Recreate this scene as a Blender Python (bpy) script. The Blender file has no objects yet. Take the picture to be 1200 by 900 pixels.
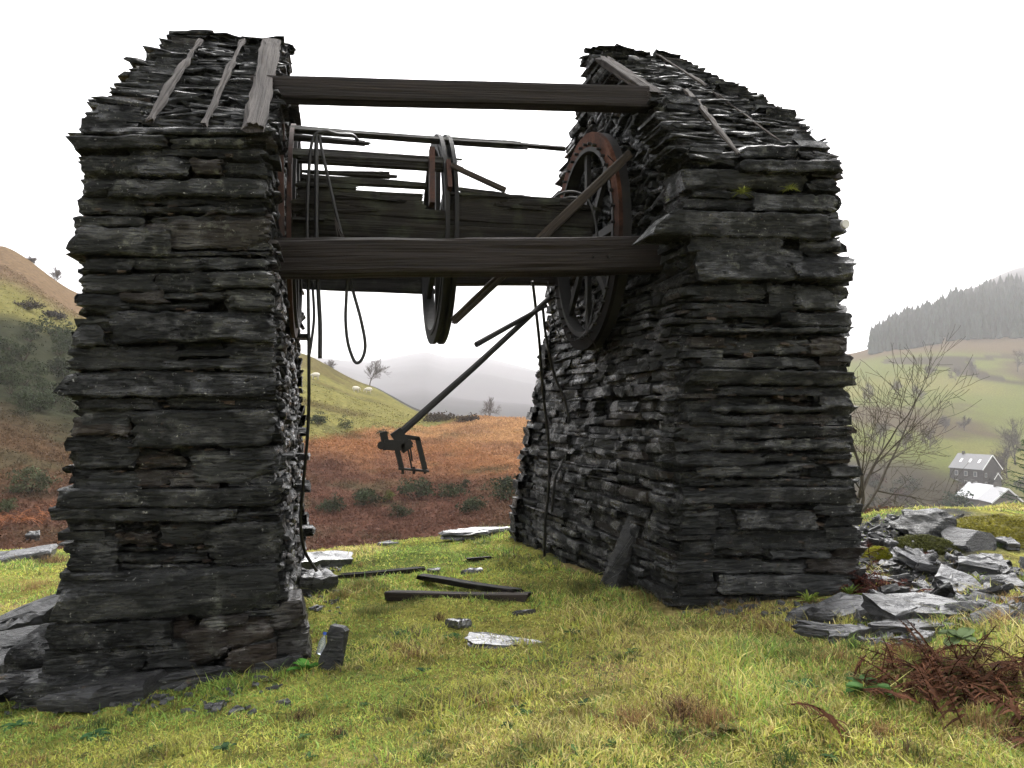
import bpy, math, random
import numpy as np
from mathutils import Vector, Matrix
HAZE, SUN, EXPO = 2.7e-4, 1.1, 2.0
rng = np.random.default_rng(11); random.seed(11)
PI = math.pi
SC = bpy.context.scene
COL = SC.collection
# ------------------------------------------------------------------ camera
F = 950.0; EYE = np.array([0., 0., 1.6]); YAW = math.radians(12.3); PITCH = math.radians(1.81)
FWD = np.array([math.sin(YAW)*math.cos(PITCH), math.cos(YAW)*math.cos(PITCH), math.sin(PITCH)])
RGT = np.array([math.cos(YAW), -math.sin(YAW), 0.]); UPV = np.cross(RGT, FWD)
cam = bpy.data.objects.new('camera', bpy.data.cameras.new('camera')); COL.objects.link(cam)
cam.data.sensor_width = 36; cam.data.lens = F/1200*36; cam.data.clip_start = 0.05; cam.data.clip_end = 9000
cam.matrix_world = Matrix((( *RGT[:1], UPV[0], -FWD[0], EYE[0]), (RGT[1], UPV[1], -FWD[1], EYE[1]), (RGT[2], UPV[2], -FWD[2], EYE[2]), (0, 0, 0, 1)))
SC.camera = cam
def ray(px, py): return FWD + RGT*(px-600)/F + UPV*(450-py)/F
def PY(px, py, Y): r = ray(px, py); return EYE + r*(Y/r[1])
def PX(px, py, X): r = ray(px, py); return EYE + r*(X/r[0])
def PZ(px, py, z): r = ray(px, py); return EYE + r*((z-EYE[2])/r[2])
def PD(px, py, d): return EYE + ray(px, py)*d
def PP(px, py, p, n):
    r = ray(px, py); return EYE + r*(np.dot(np.asarray(p)-EYE, n)/np.dot(r, n))
def sstep(a, b, x):
    t = np.clip((x-a)/(b-a), 0, 1); return t*t*(3-2*t)
# ------------------------------------------------------------------ noise
def _h(ix, iy, iz):
    n = (ix*374761393 + iy*668265263 + iz*2147483647 + 1013904223) & 0xffffffff
    n = ((n ^ (n >> 13))*1274126177) & 0xffffffff
    n = ((n ^ (n >> 16))*2246822519) & 0xffffffff
    return ((n ^ (n >> 15)) & 0xffff)/32767.5 - 1
def vnoise(P):
    P = np.asarray(P, float); I = np.floor(P).astype(np.int64); f = P-I; f = f*f*(3-2*f)
    x, y, z = I[:, 0], I[:, 1], I[:, 2]; fx, fy, fz = f[:, 0], f[:, 1], f[:, 2]
    r = 0
    for a in (0, 1):
        for b in (0, 1):
            for c in (0, 1):
                r = r + (fx if a else 1-fx)*(fy if b else 1-fy)*(fz if c else 1-fz)*_h(x+a, y+b, z+c)
    return r
def fbm(P, o=4):
    r = 0; a = .5; P = np.asarray(P, float)
    for i in range(o): r = r + a*vnoise(P + 17.3*i); P = P*2.03; a *= .5
    return r
def fb2(x, y, s, o=4, k=0.): return fbm(np.stack([np.ravel(x)*s, np.ravel(y)*s, np.full(np.size(x), k)], 1), o).reshape(np.shape(x))
# ------------------------------------------------------------------ object helpers
def tag(o, label=None, cat=None, group=None, kind=None):
    if label: o['label'] = label
    if cat: o['category'] = cat
    if group: o['group'] = group
    if kind: o['kind'] = kind
    return o
def empty(name, loc=(0, 0, 0)):
    o = bpy.data.objects.new(name, None); COL.objects.link(o); o.location = tuple(float(v) for v in loc); o.empty_display_size = .2
    return o
def link_mesh(name, V, faces, mat, parent=None, attrs=None, smooth=False):
    """faces: list of int arrays (n,k)"""
    me = bpy.data.meshes.new(name); V = np.asarray(V, np.float32)
    org = np.zeros(3, np.float32)
    if parent is None and len(V): org = np.array([(V[:, 0].min()+V[:, 0].max())/2, (V[:, 1].min()+V[:, 1].max())/2, V[:, 2].min()], np.float32)
    elif parent is not None: org = np.array(parent.location if parent.parent is None else Vector(parent.location)+Vector(parent.parent.location), np.float32)
    V = V-org
    me.vertices.add(len(V)); me.vertices.foreach_set('co', V.ravel())
    loops = np.concatenate([np.asarray(f, np.int32).ravel() for f in faces]) if faces else np.zeros(0, np.int32)
    tot = np.concatenate([np.full(len(f), np.shape(f)[1], np.int32) for f in faces]) if faces else np.zeros(0, np.int32)
    st = np.concatenate([[0], np.cumsum(tot)[:-1]]).astype(np.int32) if len(tot) else tot
    me.loops.add(len(loops)); me.loops.foreach_set('vertex_index', loops)
    me.polygons.add(len(tot)); me.polygons.foreach_set('loop_start', st)
    me.polygons.foreach_set('use_smooth', np.full(len(tot), smooth))
    me.update(calc_edges=True); me.validate()
    for k, a in (attrs or {}).items():
        a = np.asarray(a, np.float32)
        if a.ndim == 1: me.attributes.new(k, 'FLOAT', 'POINT').data.foreach_set('value', a)
        else: me.attributes.new(k, 'FLOAT_VECTOR', 'POINT').data.foreach_set('vector', a.ravel())
    me.materials.append(mat)
    o = bpy.data.objects.new(name, me); COL.objects.link(o)
    if parent is not None: o.parent = parent
    else: o.location = tuple(float(v) for v in org)
    return o
class MB:
    """collects shapes that become ONE mesh object; C = per-vertex colour / tint / grain vector"""
    def __init__(s): s.V = []; s.F = {}; s.C = []; s.n = 0; s.D = []
    def add(s, V, faces, C=(0, 0, 0), D=None):
        V = np.asarray(V, float).reshape(-1, 3); m = len(V)
        s.V.append(V)
        C = np.asarray(C, float); s.C.append(np.broadcast_to(C, (m, 3)) if C.ndim < 2 else C)
        for f in faces:
            f = np.asarray(f, np.int64)
            if f.ndim == 1: f = f[None]
            s.F.setdefault(f.shape[1], []).append(f+s.n)
        s.n += m
    def arrays(s): return np.concatenate(s.V), [np.concatenate(v) for v in s.F.values()], np.concatenate(s.C)
    def build(s, name, mat, parent=None, smooth=False, attr='Col'):
        V, Fc, C = s.arrays()
        return link_mesh(name, V, Fc, mat, parent, {attr: C}, smooth)
def grid_faces(nu, nv, closed_v=False):
    i = np.arange(nu-1)[:, None]; j = np.arange(nv if closed_v else nv-1)[None]
    a = i*nv+j; b = i*nv+(j+1) % nv; c = (i+1)*nv+(j+1) % nv; d = (i+1)*nv+j
    return np.stack([a, b, c, d], -1).reshape(-1, 4)
def nrm(v): v = np.asarray(v, float); return v/(np.linalg.norm(v)+1e-12)
def catmull(P, m=8):
    P = [np.asarray(p, float) for p in P]; P = [2*P[0]-P[1]]+P+[2*P[-1]-P[-2]]; out = []
    for i in range(1, len(P)-2):
        for t in np.linspace(0, 1, m, endpoint=False):
            a, b, c, d = P[i-1], P[i], P[i+1], P[i+2]
            out.append(.5*(2*b+(c-a)*t+(2*a-5*b+4*c-d)*t*t+(3*b-a-3*c+d)*t**3))
    out.append(P[-2]); return np.array(out)
def tube(mb, P, R, sides=6, C=(0, 0, 0), cap=True):
    P = np.asarray(P, float); n = len(P); R = np.broadcast_to(np.asarray(R, float), (n,))
    T = np.gradient(P, axis=0); T /= np.linalg.norm(T, axis=1)[:, None]+1e-12
    ref = np.array([0, 0, 1.]) if abs(T[0][2]) < .9 else np.array([1., 0, 0])
    a0 = nrm(np.cross(T[0], ref)); A = []
    for t in T:
        a0 = nrm(a0-t*np.dot(a0, t)); A.append(a0)
    A = np.array(A); B = np.cross(T, A)
    th = np.arange(sides)*2*PI/sides
    V = P[:, None]+R[:, None, None]*(np.cos(th)[None, :, None]*A[:, None]+np.sin(th)[None, :, None]*B[:, None])
    fs = [grid_faces(n, sides, True)]
    if cap and sides > 2: fs += [np.arange(sides)[::-1], np.arange(sides)+(n-1)*sides]
    mb.add(V.reshape(-1, 3), fs, C)
def box(mb, c, s, C=(0, 0, 0), R=None):
    c = np.asarray(c, float); s = np.asarray(s, float)/2
    V = np.array([[x, y, z] for x in (-1, 1) for y in (-1, 1) for z in (-1, 1)])*s
    if R is not None: V = V@np.asarray(R).T
    mb.add(V+c, [np.array([[0, 1, 3, 2], [4, 6, 7, 5], [0, 4, 5, 1], [2, 3, 7, 6], [0, 2, 6, 4], [1, 5, 7, 3]])], C)
def bar(mb, p, q, w, h, up=(0, 0, 1), C=(0, 0, 0)):
    p = np.asarray(p, float); q = np.asarray(q, float); a = nrm(q-p); b = nrm(np.cross(np.asarray(up, float), a)); c = np.cross(a, b)
    box(mb, (p+q)/2, (np.linalg.norm(q-p), w, h), C, np.stack([a, b, c], 1))
def ring(mb, c, r0, r1, x0, x1, n=64, C=(0, 0, 0)):
    """annular prism, axis along X"""
    th = np.arange(n)*2*PI/n; c = np.asarray(c, float)
    prof = [(x0, r0), (x0, r1), (x1, r1), (x1, r0)]
    V = np.array([[c[0]+x, c[1]+r*math.cos(t), c[2]+r*math.sin(t)] for t in th for x, r in prof])
    fs = []
    for i in range(n):
        j = (i+1) % n
        for k in range(4): fs.append([i*4+k, i*4+(k+1) % 4, j*4+(k+1) % 4, j*4+k])
    mb.add(V, [np.array(fs)], C)
# ------------------------------------------------------------------ materials
def mat(name, rough=.7, spec=.5, metal=0):
    m = bpy.data.materials.new(name); m.use_nodes = True; nt = m.node_tree
    b = nt.nodes['Principled BSDF']; b.inputs['Roughness'].default_value = rough; b.inputs['Metallic'].default_value = metal
    b.inputs['Specular IOR Level'].default_value = spec
    return m, nt, b
def N(nt, t, **kw):
    n = nt.nodes.new(t)
    for k, v in kw.items():
        if k in n.inputs: n.inputs[k].default_value = v
        else: setattr(n, k, v)
    return n
def attr(nt, name): n = nt.nodes.new('ShaderNodeAttribute'); n.attribute_name = name; return n
def noise(nt, vec, scale, detail=4, rough=.55, stretch=None):
    if stretch:
        mp = N(nt, 'ShaderNodeMapping'); mp.inputs['Scale'].default_value = stretch; nt.links.new(vec, mp.inputs['Vector']); vec = mp.outputs[0]
    n = N(nt, 'ShaderNodeTexNoise', Scale=scale, Detail=detail, Roughness=rough); nt.links.new(vec, n.inputs['Vector']); return n.outputs['Fac']
def ramp(nt, fac, stops):
    r = nt.nodes.new('ShaderNodeValToRGB'); e = r.color_ramp.elements
    while len(e) < len(stops): e.new(.5)
    for el, (p, c) in zip(e, stops): el.position = p; el.color = (*c, 1) if len(c) == 3 else c
    nt.links.new(fac, r.inputs[0]); return r.outputs[0]
def mix(nt, fac, a, b, mode='MIX'):
    m = nt.nodes.new('ShaderNodeMix'); m.data_type = 'RGBA'; m.blend_type = mode
    for s, v in ((m.inputs[0], fac), (m.inputs[6], a), (m.inputs[7], b)):
        if isinstance(v, (int, float)): s.default_value = v
        elif isinstance(v, tuple): s.default_value = (*v, 1)
        else: nt.links.new(v, s)
    return m.outputs[2]
def math_(nt, op, a, b=0.):
    m = N(nt, 'ShaderNodeMath', operation=op)
    for s, v in zip(m.inputs, (a, b)):
        if isinstance(v, (int, float)): s.default_value = v
        else: nt.links.new(v, s)
    return m.outputs[0]
def bump(nt, b, h, strength=.5, dist=.02):
    n = N(nt, 'ShaderNodeBump', Strength=strength, Distance=dist); nt.links.new(h, n.inputs['Height']); nt.links.new(n.outputs[0], b.inputs['Normal'])
def gpos(nt): return nt.nodes.new('ShaderNodeNewGeometry').outputs['Position']
G3 = lambda v: (v, v, v)
def m_slate(name, lo, hi, lichen=.60, rough=(.28, .6), warmc=(.05, .036, .027), wet=None):
    m, nt, b = mat(name); p = gpos(nt); c = attr(nt, 'Col')
    sx = nt.nodes.new('ShaderNodeSeparateXYZ'); nt.links.new(c.outputs['Vector'], sx.inputs[0])
    n1 = noise(nt, p, 2.6, 6, .6, (1, 1, 2.2)); n2 = noise(nt, p, 16, 6, .7, (1, 1, 2)); lam = noise(nt, p, 5, 6, .65, (1, 1, 14))
    f = math_(nt, 'ADD', math_(nt, 'MULTIPLY', n1, .45), math_(nt, 'MULTIPLY', sx.outputs[0], .55))
    base = ramp(nt, f, [(.15, lo), (.55, tuple((u+v)/2 for u, v in zip(lo, hi))), (.9, hi)])
    base = mix(nt, math_(nt, 'MULTIPLY', ramp(nt, n2, [(.40, G3(0)), (.72, G3(1))]), .6), base, tuple(1.9*v for v in hi))
    base = mix(nt, math_(nt, 'MULTIPLY', math_(nt, 'MULTIPLY', ramp(nt, lam, [(.45, G3(0)), (.7, G3(1))]), .7), sx.outputs[2]), base, tuple(2.2*v for v in hi))
    base = mix(nt, math_(nt, 'MULTIPLY', sx.outputs[1], .55), base, (.05, .036, .027))
    wj = math_(nt, 'SUBTRACT', sx.outputs[1], 1.); wj = math_(nt, 'MAXIMUM', wj, 0.); base = mix(nt, wj, base, (.12, .085, .065))
    n3 = noise(nt, p, 8, 7, .72); n4 = noise(nt, p, 1.7, 3, .5)
    l = math_(nt, 'MULTIPLY', ramp(nt, n3, [(lichen-.04, G3(0)), (lichen+.06, G3(1))]), ramp(nt, n4, [(.42, G3(0)), (.60, G3(1))]))
    base = mix(nt, math_(nt, 'MULTIPLY', l, .7), base, (.115, .118, .10))
    n6 = noise(nt, p, 38, 3, .6); sp = math_(nt, 'MULTIPLY', ramp(nt, n6, [(.66, G3(0)), (.70, G3(1))]), ramp(nt, n4, [(.36, G3(0)), (.55, G3(1))]))
    base = mix(nt, math_(nt, 'MULTIPLY', sp, .75), base, (.27, .27, .25))
    n7 = noise(nt, p, 5.5, 5, .7); base = mix(nt, math_(nt, 'MULTIPLY', ramp(nt, n7, [(.66, G3(0)), (.72, G3(1))]), .55), base, (.13, .085, .055))
    ck = ramp(nt, noise(nt, p, 3.2, 5, .6, (1, 1, 16)), [(.475, G3(0)), (.5, G3(1)), (.525, G3(0))]); base = mix(nt, math_(nt, 'MULTIPLY', ck, math_(nt, 'ADD', math_(nt, 'MULTIPLY', sx.outputs[2], .8), .04)), base, (.0015, .0015, .0015))
    nt.links.new(base, b.inputs['Base Color'])
    r = ramp(nt, noise(nt, p, 6, 4, .6), [(.3, G3(rough[0])), (.7, G3(rough[1]))]); nt.links.new(r, b.inputs['Roughness'])
    if wet:
        wm = ramp(nt, noise(nt, p, 3.4, 5, .65, (1, 1, 2)), [(.48, G3(0)), (.60, G3(1))]); nt.links.new(math_(nt, 'ADD', math_(nt, 'MULTIPLY', wm, wet), .06), b.inputs['Specular IOR Level'])
        nt.links.new(math_(nt, 'SUBTRACT', .58, math_(nt, 'MULTIPLY', wm, .36)), b.inputs['Roughness'])
    h = math_(nt, 'ADD', math_(nt, 'MULTIPLY', noise(nt, p, 14, 8, .72, (1, 1, 2)), math_(nt, 'ADD', .45, math_(nt, 'MULTIPLY', sx.outputs[2], .6))), math_(nt, 'MULTIPLY', math_(nt, 'MULTIPLY', noise(nt, p, 9, 6, .65, (1, 1, 11)), 1.3), sx.outputs[2])); h = math_(nt, 'SUBTRACT', h, math_(nt, 'MULTIPLY', ck, .35)); bump(nt, b, h, 1., .028)
    return m
def m_wood(name, lo, hi, rough=.6, green=0., spec=.3):
    m, nt, b = mat(name, rough, spec); c = attr(nt, 'Col').outputs['Vector']
    g = noise(nt, c, 1.0, 7, .65, (1.6, 42, 42)); g2 = noise(nt, c, 1.0, 4, .6, (.7, 7, 7)); cr = noise(nt, c, 1.0, 3, .5, (.9, 75, 75))
    f = math_(nt, 'ADD', math_(nt, 'MULTIPLY', g, .6), math_(nt, 'MULTIPLY', g2, .45))
    base = ramp(nt, f, [(.32, lo), (.75, hi)])
    base = mix(nt, ramp(nt, cr, [(.30, G3(.85)), (.40, G3(0))]), base, tuple(.18*v for v in lo))
    if green: base = mix(nt, math_(nt, 'MULTIPLY', ramp(nt, noise(nt, gpos(nt), 4, 4, .6), [(.5, G3(0)), (.7, G3(1))]), green), base, (.07, .085, .05))
    nt.links.new(base, b.inputs['Base Color'])
    bump(nt, b, math_(nt, 'ADD', g, math_(nt, 'MULTIPLY', cr, .8)), .9, .012); return m
def m_rust(name, stops, rough=.75):
    m, nt, b = mat(name, rough, .35); p = gpos(nt)
    f = math_(nt, 'ADD', math_(nt, 'MULTIPLY', noise(nt, p, 3.2, 5, .65), .65), math_(nt, 'MULTIPLY', noise(nt, p, 28, 4, .6), .35))
    nt.links.new(ramp(nt, f, stops), b.inputs['Base Color']); bump(nt, b, noise(nt, p, 70, 4, .6), .5, .004); return m
def m_col(name, rough=.7, spec=.3, var=.5, scale=6, trans=0., bmp=0.):
    m, nt, b = mat(name, rough, spec); c = attr(nt, 'Col').outputs['Vector']; p = gpos(nt)
    v = ramp(nt, noise(nt, p, scale, 4, .6), [(.25, G3(1-var)), (.75, G3(1+var))])
    base = mix(nt, 1., c, v, 'MULTIPLY'); nt.links.new(base, b.inputs['Base Color'])
    if bmp: bump(nt, b, noise(nt, p, scale*4, 4, .6), bmp, .02)
    if trans:
        t = N(nt, 'ShaderNodeBsdfTranslucent'); nt.links.new(base, t.inputs['Color'])
        ms = N(nt, 'ShaderNodeMixShader'); ms.inputs[0].default_value = trans
        nt.links.new(b.outputs[0], ms.inputs[1]); nt.links.new(t.outputs[0], ms.inputs[2]); nt.links.new(ms.outputs[0], nt.nodes['Material Output'].inputs['Surface'])
    return m
M = {}
M['slate'] = m_slate('slate_wall', (.0016, .0017, .0018), (.0215, .0224, .0220), .60, (.24, .55), wet=.45)
M['slate_wet'] = m_slate('slate_rubble', (.016, .016, .017), (.044, .0445, .047), .62, (.2, .5))
M['slate_mid'] = m_slate('slate_weathered', (.008, .008, .0085), (.032, .0325, .033), .60, (.28, .55))
M['slate_mid'].node_tree.nodes['Principled BSDF'].inputs['Specular IOR Level'].default_value = .25
M['slate_wet'].node_tree.nodes['Principled BSDF'].inputs['Specular IOR Level'].default_value = .55
M['slate_film'] = m_slate('slate_under_water_film', (.03, .03, .032), (.06, .061, .064), .75, (.10, .32))
M['slate_film'].node_tree.nodes['Principled BSDF'].inputs['Specular IOR Level'].default_value = 1.
M['slate_film'].node_tree.nodes['Bump'].inputs['Strength'].default_value = .25
M['beam'] = m_wood('dark_tarred_timber', (.0030, .0022, .0018), (.022, .0155, .0125), .6, spec=.2)
M['lag'] = m_wood('rotten_lagging', (.0024, .002, .0017), (.020, .017, .013), .8, .3, .2)
M['grey_wood'] = m_wood('weathered_grey_timber', (.010, .0085, .008), (.072, .062, .057), .9, 0, .15)
M['pole'] = m_wood('weathered_pole', (.010, .008, .0065), (.055, .043, .034), .8, 0, .2)
M['rust'] = m_rust('rust', [(.32, (.008, .006, .005)), (.46, (.030, .013, .009)), (.58, (.055, .021, .013)), (.72, (.060, .040, .034))])
m, nt, b = mat('rim_rust_painted_shade', .85, .06); p = gpos(nt); sx = nt.nodes.new('ShaderNodeSeparateXYZ'); nt.links.new(p, sx.inputs[0])
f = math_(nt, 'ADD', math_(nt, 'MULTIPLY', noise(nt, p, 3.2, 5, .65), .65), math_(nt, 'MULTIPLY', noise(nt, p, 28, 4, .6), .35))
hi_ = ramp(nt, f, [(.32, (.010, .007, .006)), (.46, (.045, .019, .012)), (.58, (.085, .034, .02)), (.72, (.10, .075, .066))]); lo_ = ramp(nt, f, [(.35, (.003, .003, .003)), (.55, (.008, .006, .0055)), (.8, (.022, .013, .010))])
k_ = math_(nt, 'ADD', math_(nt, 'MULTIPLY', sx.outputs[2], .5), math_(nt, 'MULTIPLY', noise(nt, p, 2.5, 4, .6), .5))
nt.links.new(mix(nt, ramp(nt, math_(nt, 'SUBTRACT', k_, 1.5), [(.42, G3(0)), (.62, G3(1))]), lo_, hi_), b.inputs['Base Color']); bump(nt, b, noise(nt, p, 70, 4, .6), .5, .004); M['rim'] = m  # rust on the upper rim; shadow on the lower half painted in near black
M['iron'] = m_rust('dark_iron', [(.3, (.003, .003, .003)), (.6, (.008, .007, .006)), (.85, (.022, .011, .008))], .75)
M['cable'] = m_rust('greased_cable', [(.3, (.006, .006, .006)), (.8, (.025, .024, .024))], .45)
M['grass'] = m_col('turf_blades', .6, .25, .3, 3, .45)
M['leaf'] = m_col('leaves', .75, .15, .25, 8, .3)
M['bush'] = m_col('scrub', .8, .03, .35, 2, .2)
M['bark'] = m_col('bark', .85, .2, .4, 9)
M['plain'] = m_col('painted', .6, .4, .15, 2)
M['stonewall'] = m_col('house_stone', .85, .3, .35, 3, 0, .3)
M['houseslate'] = m_col('house_roof_slate', .35, .5, .2, 3)
M['wool'] = m_col('wool', .9, .1, .2, 5)
# ------------------------------------------------------------------ terrain
def near_z(x, y):
    r = .075*np.clip(x, -4, 4.3)-.26*sstep(3.3, 6.2, y)-.02*np.maximum(y-6.2, 0)
    r = r+.05*fb2(x, y, .55, 3)+(.045*fb2(x, y, 2.0, 3, 5)+.03*fb2(x, y, 6., 3, 15))*sstep(1, 3, y)
    # rubble tip east of the right pier
    r = r+.26*np.exp(-((x-6.2)/1.5)**2-((y-8.0)/1.3)**2)+.22*np.exp(-((x-8.4)/1.6)**2-((y-9.4)/1.5)**2)
    return r
def edge_y(x):
    return np.interp(x, [-9, -4, -1.6, -.6, .6, 2.4, 4.5, 6, 9, 14], [15.5, 15, 13.2, 12.0, 11.9, 12.2, 11.2, 10.1, 11.3, 12.5])
# distant ground: for a bearing (pixel column) the heights the photograph shows at estimated distances
COLS = {
 -500: [(20, -5), (32, -5), (40, 'p600'), (52, 'p500'), (70, 'p420'), (95, 'p330'), (130, 'p270'), (175, 'p215'), (300, 20), (900, 50), (6000, 300)],
 0:   [(20, -5), (32, -5.5), (40, 'p612'), (47, 'p560'), (58, 'p500'), (72, 'p440'), (90, 'p385'), (115, 'p345'), (170, 'p285'), (230, 10), (900, 30), (5800, 'p440'), (6500, 250)],
 95:  [(20, -5), (32, -5.5), (40, 'p622'), (48, 'p575'), (60, 'p520'), (75, 'p468'), (95, 'p420'), (120, 'p388'), (170, 'p345'), (230, 6), (900, 20), (5800, 'p440'), (6500, 250)],
 230: [(20, -5), (32, -6), (40, 'p635'), (49, 'p585'), (62, 'p530'), (80, 'p480'), (110, 'p436'), (150, 'p402'), (190, 'p378'), (260, 0), (900, 20), (5800, 'p440'), (6500, 250)],
 350: [(20, -5), (32, -6.3), (40, 'p642'), (50, 'p590'), (63, 'p540'), (80, 'p500'), (115, 'p462'), (160, 'p430'), (205, 'p411'), (270, -2), (350, -5), (900, 0), (5800, 'p432'), (6500, 250)],
 430: [(20, -5), (32, -6.3), (40, 'p642'), (50, 'p592'), (63, 'p545'), (80, 'p512'), (115, 'p482'), (160, 'p462'), (210, 'p449'), (270, -3), (340, 'p444'), (380, -5), (900, -5), (1500, 'p462'), (5800, 'p430'), (6500, 250)],
 500: [(20, -5), (32, -6.3), (40, 'p640'), (50, 'p592'), (63, 'p548'), (80, 'p520'), (110, 'p500'), (150, 'p489'), (190, 'p484'), (250, -6), (340, 'p480'), (380, -12), (900, -5), (1500, 'p455'), (5800, 'p420'), (6500, 250)],
 525: [(20, -5), (32, -6.3), (40, 'p640'), (50, 'p592'), (63, 'p548'), (80, 'p518'), (110, 'p497'), (140, 'p490'), (200, -5), (340, 'p500'), (380, -12), (900, -5), (1500, 'p462'), (5800, 'p425'), (6500, 250)],
 560: [(20, -5), (32, -6.3), (40, 'p636'), (50, 'p590'), (63, 'p547'), (80, 'p516'), (105, 'p495'), (130, 'p487'), (200, -6), (400, -15), (900, -5), (1500, 'p466'), (5800, 'p424'), (6500, 250)],
 640: [(20, -5), (32, -6.3), (40, 'p634'), (50, 'p590'), (63, 'p550'), (80, 'p520'), (100, 'p500'), (122, 'p491'), (200, -9), (400, -20), (900, -10), (1500, 'p470'), (5800, 'p440'), (6500, 60)],
 760: [(20, -5), (32, -7), (40, 'p640'), (60, 'p575'), (85, 'p535'), (105, 'p520'), (200, -16), (400, -20), (900, -10), (1500, 'p470'), (5800, 'p450'), (6500, 60)],
 900: [(20, -4.5), (32, -7), (45, 'p625'), (70, 'p590'), (110, -15), (200, -26), (280, 'p560'), (450, 'p490'), (640, 'p450'), (800, 'p434'), (1000, 'p450'), (1500, 'p470'), (5800, 'p455'), (6500, 60)],
 1000: [(16, -3), (24, -3.6), (34, 'p606'), (44, 'p597'), (60, -9), (110, -20), (190, -30), (250, 'p566'), (320, 'p530'), (400, 'p498'), (520, 'p460'), (660, 'p430'), (800, 'p412'), (1000, 'p425'), (1500, 'p470'), (5800, 'p455'), (6500, 60)],
 1060: [(16, -3), (24, -3.6), (34, 'p605'), (44, 'p597'), (60, -9), (110, -20), (190, -30), (250, 'p566'), (320, 'p530'), (400, 'p500'), (520, 'p460'), (640, 'p425'), (760, 'p406'), (900, 'p382'), (1100, 'p390'), (1500, 'p420'), (5800, 'p445'), (6500, 60)],
 1130: [(16, -3), (24, -4), (40, -5.5), (60, -10), (110, -22), (200, -31), (280, 'p567'), (340, 'p530'), (420, 'p500'), (520, 'p462'), (640, 'p420'), (740, 'p398'), (860, 'p368'), (980, 'p352'), (1200, 'p365'), (5800, 'p380'), (6500, 90)],
 1200: [(16, -3), (24, -4.5), (40, -7), (60, -12), (110, -24), (200, -34), (290, 'p575'), (350, 'p540'), (420, 'p505'), (520, 'p465'), (640, 'p418'), (740, 'p396'), (860, 'p362'), (1000, 'p338'), (1200, 'p342'), (5800, 'p360'), (6500, 90)],
 1700: [(16, -3), (24, -4.5), (40, -7), (60, -12), (110, -24), (200, -36), (290, 'p580'), (350, 'p540'), (420, 'p490'), (520, 'p440'), (640, 'p385'), (740, 'p350'), (860, 'p300'), (1000, 'p270'), (1200, 'p275'), (5800, 'p300'), (6500, 90)],
}
_lg = np.linspace(math.log(6), math.log(6600), 440); _px = np.array(sorted(COLS)); _T = []
for k in _px:
    pts = COLS[k]; d = [p[0] for p in pts]
    z = [1.6+(480-float(p[1][1:]))/F*p[0] if isinstance(p[1], str) else p[1] for p in pts]
    _T.append(np.interp(_lg, np.log(d), z))
_T = np.array(_T)
_k = np.exp(-(np.arange(-5, 6)/2.)**2); _k /= _k.sum()
_T = np.array([np.convolve(np.pad(r, 5, mode='edge'), _k, 'valid') for r in _T])
def far_z(x, y):
    d = np.maximum(x*math.sin(YAW)+y*math.cos(YAW), .3); l = x*math.cos(YAW)-y*math.sin(YAW)
    px = np.clip(600+F*l/d, -499, 1699); r = np.clip(np.hypot(x, y)*np.clip(d/np.hypot(x, y).clip(.1), .55, 1), 6.1, 6500)
    i = np.clip(np.searchsorted(_px, px)-1, 0, len(_px)-2); t = (px-_px[i])/(_px[i+1]-_px[i]); t = t*t*(3-2*t)*.5+t*.5
    j = (np.log(r)-_lg[0])/(_lg[1]-_lg[0]); j0 = np.clip(j.astype(int), 0, len(_lg)-2); s = np.clip(j-j0, 0, 1)
    g = lambda a: _T[a, j0]*(1-s)+_T[a, j0+1]*s
    return g(i)*(1-t)+g(i+1)*t, px, r
def ground(x, y):
    x = np.asarray(x, float); y = np.asarray(y, float)
    zf, px, r = far_z(x, y)
    rr = np.hypot(x, y)
    zf = zf+fb2(x, y, 1/14., 4)*.45*sstep(25, 60, rr)+fb2(x, y, 1/60., 4, 3)*1.6*sstep(90, 260, rr)*(1-.0*rr)+fb2(x, y, 1/350., 4, 8)*16*sstep(900, 1600, rr)
    e = edge_y(x); w = sstep(0, 3.5, y-e+.35*fb2(x, y, 1.1, 2, 9)); w = np.where(y < e-2, 0, w)
    b = near_z(x, y)
    return b*(1-w)+zf*w
def gz(x, y): return float(ground(np.array([x]), np.array([y]))[0])
def GP(px, py, lo=2.0, hi=900.):
    """point where the view through a pixel meets the ground"""
    r = ray(px, py); t = np.exp(np.linspace(math.log(lo), math.log(hi), 4000)); P = EYE+r*t[:, None]
    h = P[:, 2]-ground(P[:, 0], P[:, 1]); k = np.argmax(h < 0)
    return P[k] if h[k] < 0 else P[-1]
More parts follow.
